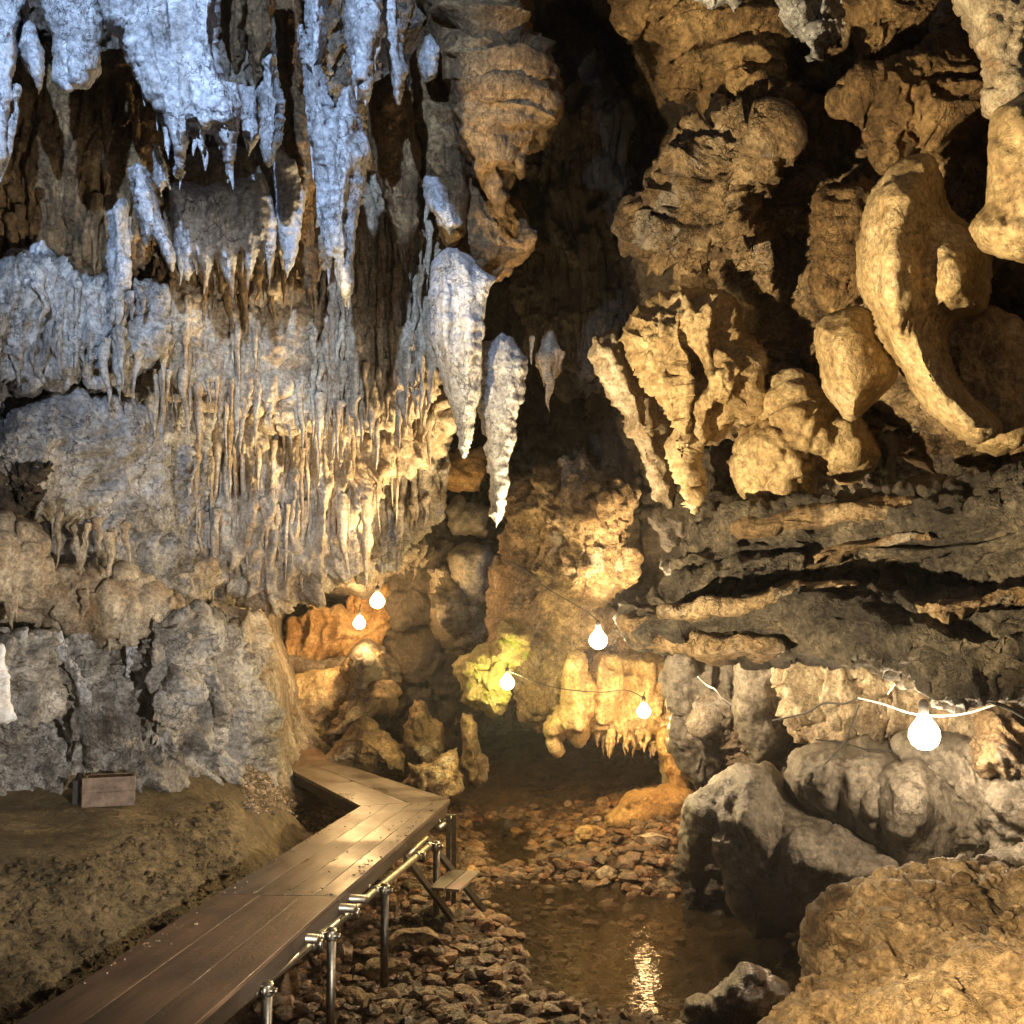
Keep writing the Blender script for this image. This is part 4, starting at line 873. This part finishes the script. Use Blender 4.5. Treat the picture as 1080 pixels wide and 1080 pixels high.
# joists and bearers
def beam(name, a, b, w, h, mat, parent, up=(0, 0, 1)):
    V, F = box_vf(a, b, w, h, up); o = build(name, V, F, mat, parent, False); return o
v3 = lambda p, z: np.array([p[0], p[1], z])
inn = lambda p, q, d: p + (q - p) / np.linalg.norm(q - p) * d
beam('joist', v3(inn(jl + dirL * 4, jr + dirR * 4, .06), -.075), v3(inn(Lf, Rf, .06), -.075), .04, .085, M['darkwood'], bw)
beam('joist', v3(inn(jr + dirR * 4, jl + dirL * 4, .05), -.075), v3(inn(Rf, Lf, .05), -.075), .04, .085, M['darkwood'], bw)
for t in (0.02, .3, .6, .9):
    a, b = lerp(jl, Lf, t), lerp(jr, Rf, t); beam('crossbar', v3(a, -.15), v3(b, -.15), .05, .05, M['darksteel'], bw)
beam('joist', v3(inn(A1, A2, .04), -.07), v3(inn(B1, B2, .04), -.07), .04, .08, M['darkwood'], bw)
beam('joist', v3(inn(A2, A1, .04), -.07), v3(inn(B2, B1, .04), -.07), .04, .08, M['darkwood'], bw)
for t in (.1,):
    p = lerp(jl, Lf, t); 
    V, F = tube_vf([v3(inn(p, lerp(jr, Rf, t), .08), -.17), v3(inn(p, lerp(jr, Rf, t), .08), -.8)], .024); build('leg', V, F, M['darksteel'], bw)
# leg pair under the bend corner
for (x, y0, y1) in ((473, 856, 897), (479, 853, 895)):
    top = G(x, 862, -.05); V, F = box_vf(v3(top[:2], -.03), v3(top[:2], -.82), .035, .05, up=(0, 1, 0)); build('leg', V, F, M['darksteel'], bw, False)

# scaffold rail bolted along the right side
rz = -.13
ra, rb = G(222, 1083, rz), G(452, 893, rz); rd = (ra - rb) / np.linalg.norm(ra - rb)
rail = empty('scaffold_rail', ra, 'galvanised scaffold pipe running along the right of the walkway', 'scaffold pipe')
V, F = tube_vf([rb, lerp(rb, ra, .5), ra, ra + rd * 2.5], .0242, 16); build('pipe', V, F, M['steel'], rail)
def rp(px):                    # point on the rail seen at photo column px
    best = min(np.linspace(-.3, 1.3, 1600), key=lambda t: abs(540 + FOC * ((lerp(rb, ra, t) - CAM)[0]) / ((lerp(rb, ra, t) - CAM) @ np.array([0, cp, sp])) - px))
    return lerp(rb, ra, best)
def clamp(p, axis, parent, r=.031):
    axis = np.array(axis, float); axis /= np.linalg.norm(axis)
    parts = [tube_vf([p - axis * .026, p - axis * .02, p + axis * .02, p + axis * .026], [r * .96, r, r, r * .96], 12)]
    up = np.array([0, 0, 1.]) if abs(axis[2]) < .9 else np.array([0, -1., 0]); s = np.cross(axis, up); s = s / (np.linalg.norm(s) + 1e-9)
    parts.append(tube_vf([p + up * (r - .01) - s * .045, p + up * (r - .01) + s * .045], .007, 8))
    parts.append(tube_vf([p + up * (r - .01) + s * .034, p + up * (r - .01) + s * .05], .014, 6))
    parts.append(box_vf(p - s * .05 - axis * .014, p - s * .05 + axis * .014, .02, .05))
    V, F = join(parts); return build('clamp', V, F, M['steel'], parent)
for px in (268, 338, 396, 458):
    q = rp(px) if px < 455 else rb
    off = np.array([.055, .02, 0])
    V, F = tube_vf([q + off + [0, 0, .035], q + off - [0, 0, .4], q + off - [0, 0, .85]], .0242, 14); build('post', V, F, M['steel' if px < 350 else 'darksteel'], rail)  # farther posts get darker steel, their shade put into the colour
    clamp(q, rd, rail); clamp(q + off, (0, 0, 1), rail)
for px in (328, 368, 440):
    clamp(rp(px), rd, rail, .032)
cross = np.array([rd[1], -rd[0], 0]); cross = cross if cross[0] < 0 else -cross
for px in (322, 362, 374):
    q = rp(px) + [0, 0, .05]; V, F = tube_vf([q - cross * .07, q + cross * .35], .0242, 14); build('transom', V, F, M['steel'], rail)
ql, qr = G(456, 876, -.06), G(478, 862, -.06)
pipe2 = empty('scaffold_pipe', ql, 'short bright scaffold pipe under the walkway corner above the stepladder', 'scaffold pipe')
V, F = tube_vf([G(462, 874, -.10), G(478, 862, -.10)], .024, 14); build('pipe', V, F, M['steel'], pipe2); clamp(G(470, 868, -.10), G(478, 862, -.1) - G(462, 874, -.1), pipe2)

# stepladder from deck to stream
sl = empty('stepladder', G(482, 978, -.68), 'small steel stepladder leaning from the walkway edge down to the stream', 'stepladder')
t1, b1 = G(428, 904, -.10), G(484, 978, -.70); t2, b2 = G(450, 884, -.10), G(511, 961, -.70)
for a, b in ((t1, b1), (t2, b2)):
    parts = [box_vf(a, b, .045, .006, up=(1, 0, .3)), ]
    V, F = box_vf(a, b, .05, .028, up=(.7, -.5, .5)); build('stringer', V, F, M['darksteel'], sl, False)
V, F = tube_vf([t1 + [0, 0, .0], t2], .016, 10); build('top_bar', V, F, M['steel'], sl)
for t in (.45,):
    p, q = lerp(t1, b1, t), lerp(t2, b2, t); s = (q - p) * np.array([1, 1, 0]); n = np.array([s[1], -s[0], 0]); n /= np.linalg.norm(n)
    n = n if n[0] > 0 else -n
    for k in (0, 1):
        quad = [p - n * (.02 if k == 0 else -.105), p + n * (.098 if k == 0 else .21), q + n * (.098 if k == 0 else .21), q - n * (.02 if k == 0 else -.105)]
        board('tread', quad, p[2] + .015, .02, M['oldwood'] if k else M['wood'], sl, gap=.002)

# plank box on the bench
bz = float(ground_z(np.array([G(115, 850, .3)[0]]), np.array([G(115, 850, .3)[1]]))[0])
p0 = G(86, 852, bz); p1 = G(145, 847, bz); p1[1] = p0[1] + .1
bx = empty('wooden_box', p0, 'old wooden plank box standing on the clay bench against the wall', 'box')
hb = 30 / FOC * p0[1]
d = (p1 - p0) * [1, 1, 0]; L_ = np.linalg.norm(d); d /= L_; n = np.array([-d[1], d[0], 0])
for k in range(2):
    a = p0 + [0, 0, hb * (.25 + .5 * k)]; V, F = box_vf(a, a + d * L_, .02, hb * .49); build('front_board', V, F, M['oldwood'], bx, False)
for e in (0.012, L_ - .012):
    a = p0 + d * e + [0, 0, hb * .48] + n * .011; V, F = box_vf(a, a + n * .2, .02, hb * .94); build('side_board', V, F, M['oldwood'], bx, False)
a = p0 + n * .2 + [0, 0, hb * .5]; V, F = box_vf(a + d * .003, a + d * (L_ - .003), .02, hb * .9); build('back_board', V, F, M['oldwood'], bx, False)
a = p0 + d * .03 - d * .07 + [0, 0, hb * .45] + n * .06; V, F = box_vf(a, a + n * .10, .04, hb * .85); build('batten', V, F, M['black'], bx, False)

# ================================================================== cables
def cable(label, pts, r, mat, name='cable', sag=0):
    q = np.array([P(x, y, d) for x, y, d in pts]); 
    t = np.linspace(0, len(q) - 1, (len(q) - 1) * 8 + 1); out = []
    for u in t:
        i = min(int(u), len(q) - 2); f = u - i
        a = q[max(i - 1, 0)]; b = q[i]; c = q[i + 1]; e = q[min(i + 2, len(q) - 1)]
        out.append(.5 * (2 * b + (-a + c) * f + (2 * a - 5 * b + 4 * c - e) * f * f + (-a + 3 * b - 3 * c + e) * f ** 3))
    V, F = tube_vf(out, r, 8); o = build(name, V, F, M[mat]); tag(o, label, 'cable')
cable('white cable sagging behind the brightest lamp to the right edge', [(905,736,6.1),(930,742,6.0),(960,752,5.9),(990,755,5.8),(1020,752,5.7),(1050,743,5.6)], .0055, 'whitecable')
cable('grey cable arching left of the brightest lamp', [(905,736,6.1),(890,742,6.3),(868,742,6.5),(850,752,6.7),(815,760,7.0)], .006, 'black')
cable('white cable rising under the ledge left of the brightest lamp', [(936,732,6.2),(948,716,6.1),(958,706,6.0)], .004, 'whitecable')
cable('black cable hanging from the ledge lip to the right edge', [(1005,718,5.4),(1040,738,5.4),(1062,746,5.4),(1090,762,5.3)], .010, 'black')
cable('white cable strung beside the black one under the ledge lip', [(1005,722,5.45),(1030,734,5.45),(1050,743,5.5)], .008, 'whitecable')
cable('black cable looping down over the crouching grey boulder', [(906,744,6.4),(896,770,6.5),(888,786,6.5),(878,798,6.5),(870,806,6.5)], .005, 'black')
cable('thin black cable lying across the pale wall above the grey boulder', [(860,780,6.9),(890,784,6.8),(912,790,6.7),(940,792,6.6)], .005, 'black')
cable('bright zigzag wire on the dim wall under the ledge', [(736,714,8.2),(746,723,8.2),(754,727,8.1),(762,736,8.1),(776,746,8.1)], .006, 'whitecable')
cable('black wire crossing the centre buttress to the bare white lamp', [(530,590,10.2),(552,600,10.1),(576,620,10.0),(600,634,9.4),(620,646,8.8),(631,656,8.0)], .006, 'black')
cable('black wire running from the mossy lamp to the apron lamp', [(533,706,9.9),(580,724,10),(630,730,10.2),(660,728,10.3),(679,736,10.15)], .005, 'black')

# ================================================================== lamps
def bulb_mat(name, c, s):
    m = bpy.data.materials.new(name); m.use_nodes = True; nt = m.node_tree; nt.nodes.clear()
    e = nt.nodes.new('ShaderNodeEmission'); o = nt.nodes.new('ShaderNodeOutputMaterial'); e.inputs[0].default_value = (*c, 1); e.inputs[1].default_value = s
    nt.links.new(e.outputs[0], o.inputs[0]); return m
M['warmbulb'] = bulb_mat('lit_bulb_warm', (1, .62, .26), 260)
M['whitebulb'] = bulb_mat('lit_bulb_white', (1, .74, .44), 1150)
M['rightbulb'] = bulb_mat('lit_bulb_right', (1, .76, .48), 200)
M['greenbulb'] = bulb_mat('lit_bulb_yellow', (1, .80, .26), 420)
def lamp(label, px, py, d, r, mat, cord=20):
    c = P(px, py, d); e = empty('lamp', c, label, 'lamp')
    prof = [(-1, .03), (-.9, .42), (-.6, .80), (-.2, .98), (.15, .97), (.5, .78), (.85, .5), (1.05, .40)]
    V, F = tube_vf([c + [0, 0, z * r] for z, _ in prof], [q * r for _, q in prof], 8); build('bulb', V, F, M[mat], e)
    V, F = tube_vf([c + [0, 0, 1.08 * r], c + [0, 0, 1.9 * r], c + [0, 0, 2.1 * r]], [.3 * r, .3 * r, .15 * r], 12); build('socket', V, F, M['black'], e)
    top = P(px + 1, py - cord, d + .05); V, F = tube_vf([c + [0, 0, 2.1 * r], top], .006, 6); build('cord', V, F, M['black'], e)
lamp('upper lamp of the close pair in the far orange alcove', 398, 634, 11.3, .08, 'warmbulb')
lamp('lower lamp of the close pair in the far orange alcove', 379, 657, 11.8, .07, 'warmbulb')
lamp('yellow lamp hanging against the mossy golden knob', 535, 720, 9.9, .068, 'greenbulb')
lamp('bare white lamp hanging free in the middle of the cave', 631, 675, 8.0, .07, 'whitebulb')
lamp('warm lamp glowing on the fringed apron under the ledge', 679, 750, 10.15, .068, 'warmbulb')
lamp('brightest lamp, at the right under the ledge', 975, 774, 5.8, .09, 'rightbulb')

# ================================================================== light
def spot(name, loc, aim, power, col, size=60, blend=.4, rad=.05):
    l = bpy.data.lights.new(name, 'SPOT'); l.energy = power; l.color = col; l.spot_size = math.radians(size); l.spot_blend = blend; l.shadow_soft_size = rad
    o = bpy.data.objects.new(name, l); COL.objects.link(o); o.location = loc
    o.rotation_euler = (Vector(tuple(aim)) - Vector(loc)).to_track_quat('-Z', 'Y').to_euler(); return o
spot('daylight_flood', (-1.2, .6, 5.6), P(230, 130, 8), 2100, (.50, .68, 1.0), 50, .7, .04)
spot('warm_flood', (-2.6, 3.3, .5), P(880, 300, 7), 2500, (1, .76, .42), 56, .3, .05)
spot('near_flood', (.2, 1.9, 1.3), P(990, 1060, 3.4), 320, (1, .72, .38), 38, .5, .06)
spot('wall_flood', (1.2, 2.4, .8), P(120, 640, 7), 850, (1, .91, .80), 56, .6, .05)
spot('added_drip_spot', P(595, 745, 8.7), P(380, 380, 9), 900, (1, .72, .36), 62, .6, .05)  # added spot without a fixture, brightens the drip curtains with gold
spot('added_buttress_spot', P(690, 700, 8.9), P(645, 560, 11.0), 800, (1, .70, .34), 38, .5, .04)  # added spot without a fixture, gilds the right face of the buttress

w = bpy.data.worlds.new('World'); scene.world = w; w.use_nodes = True
bg = w.node_tree.nodes['Background']; bg.inputs[0].default_value = (.62, .70, .85, 1); bg.inputs[1].default_value = .06

scene.view_settings.view_transform = 'Standard'; scene.view_settings.look = 'None'
scene.view_settings.exposure = .45; scene.view_settings.gamma = 1
scene.render.engine = 'CYCLES'
cy = scene.cycles
cy.use_denoising = True
try: cy.denoiser = 'OPENIMAGEDENOISE'; cy.denoising_input_passes = 'RGB_ALBEDO_NORMAL'; cy.denoising_prefilter = 'ACCURATE'
except Exception: pass
cy.sample_clamp_indirect = 3; cy.sample_clamp_direct = 40; cy.max_bounces = 5; cy.diffuse_bounces = 3; cy.glossy_bounces = 3; cy.transparent_max_bounces = 6
cy.use_light_tree = True; cy.caustics_reflective = False; cy.caustics_refractive = False

# HAZE
bpy.context.view_layer.update()
lo = np.array([1e9] * 3); hi = -lo
for o in scene.objects:
    if o.type == 'MESH':
        for c in o.bound_box:
            q = np.array(o.matrix_world @ Vector(c)); lo = np.minimum(lo, q); hi = np.maximum(hi, q)
lo = np.minimum(lo, [-9, -4, -2]) - 1; hi = np.maximum(hi, 9) + 1
c8 = [(x, y, z) for x in (lo[0], hi[0]) for y in (lo[1], hi[1]) for z in (lo[2], hi[2])]
hz = link('haze', mesh_from('haze', np.array(c8), [(0, 1, 3, 2), (4, 6, 7, 5), (0, 4, 5, 1), (2, 3, 7, 6), (0, 2, 6, 4), (1, 5, 7, 3)], False), None)
tag(hz, kind='stuff'); hm = bpy.data.materials.new('cave_mist'); hm.use_nodes = True; nt = hm.node_tree; nt.nodes.clear()
pv = nt.nodes.new('ShaderNodeVolumePrincipled'); ou = nt.nodes.new('ShaderNodeOutputMaterial'); nt.links.new(pv.outputs[0], ou.inputs['Volume'])
pv.inputs['Color'].default_value = (.9, .9, .9, 1); pv.inputs['Density'].default_value = .0022; pv.inputs['Anisotropy'].default_value = .75
hz.data.materials.append(hm)
cy.volume_bounces = 0
cy.use_adaptive_sampling = True; cy.adaptive_threshold = .035
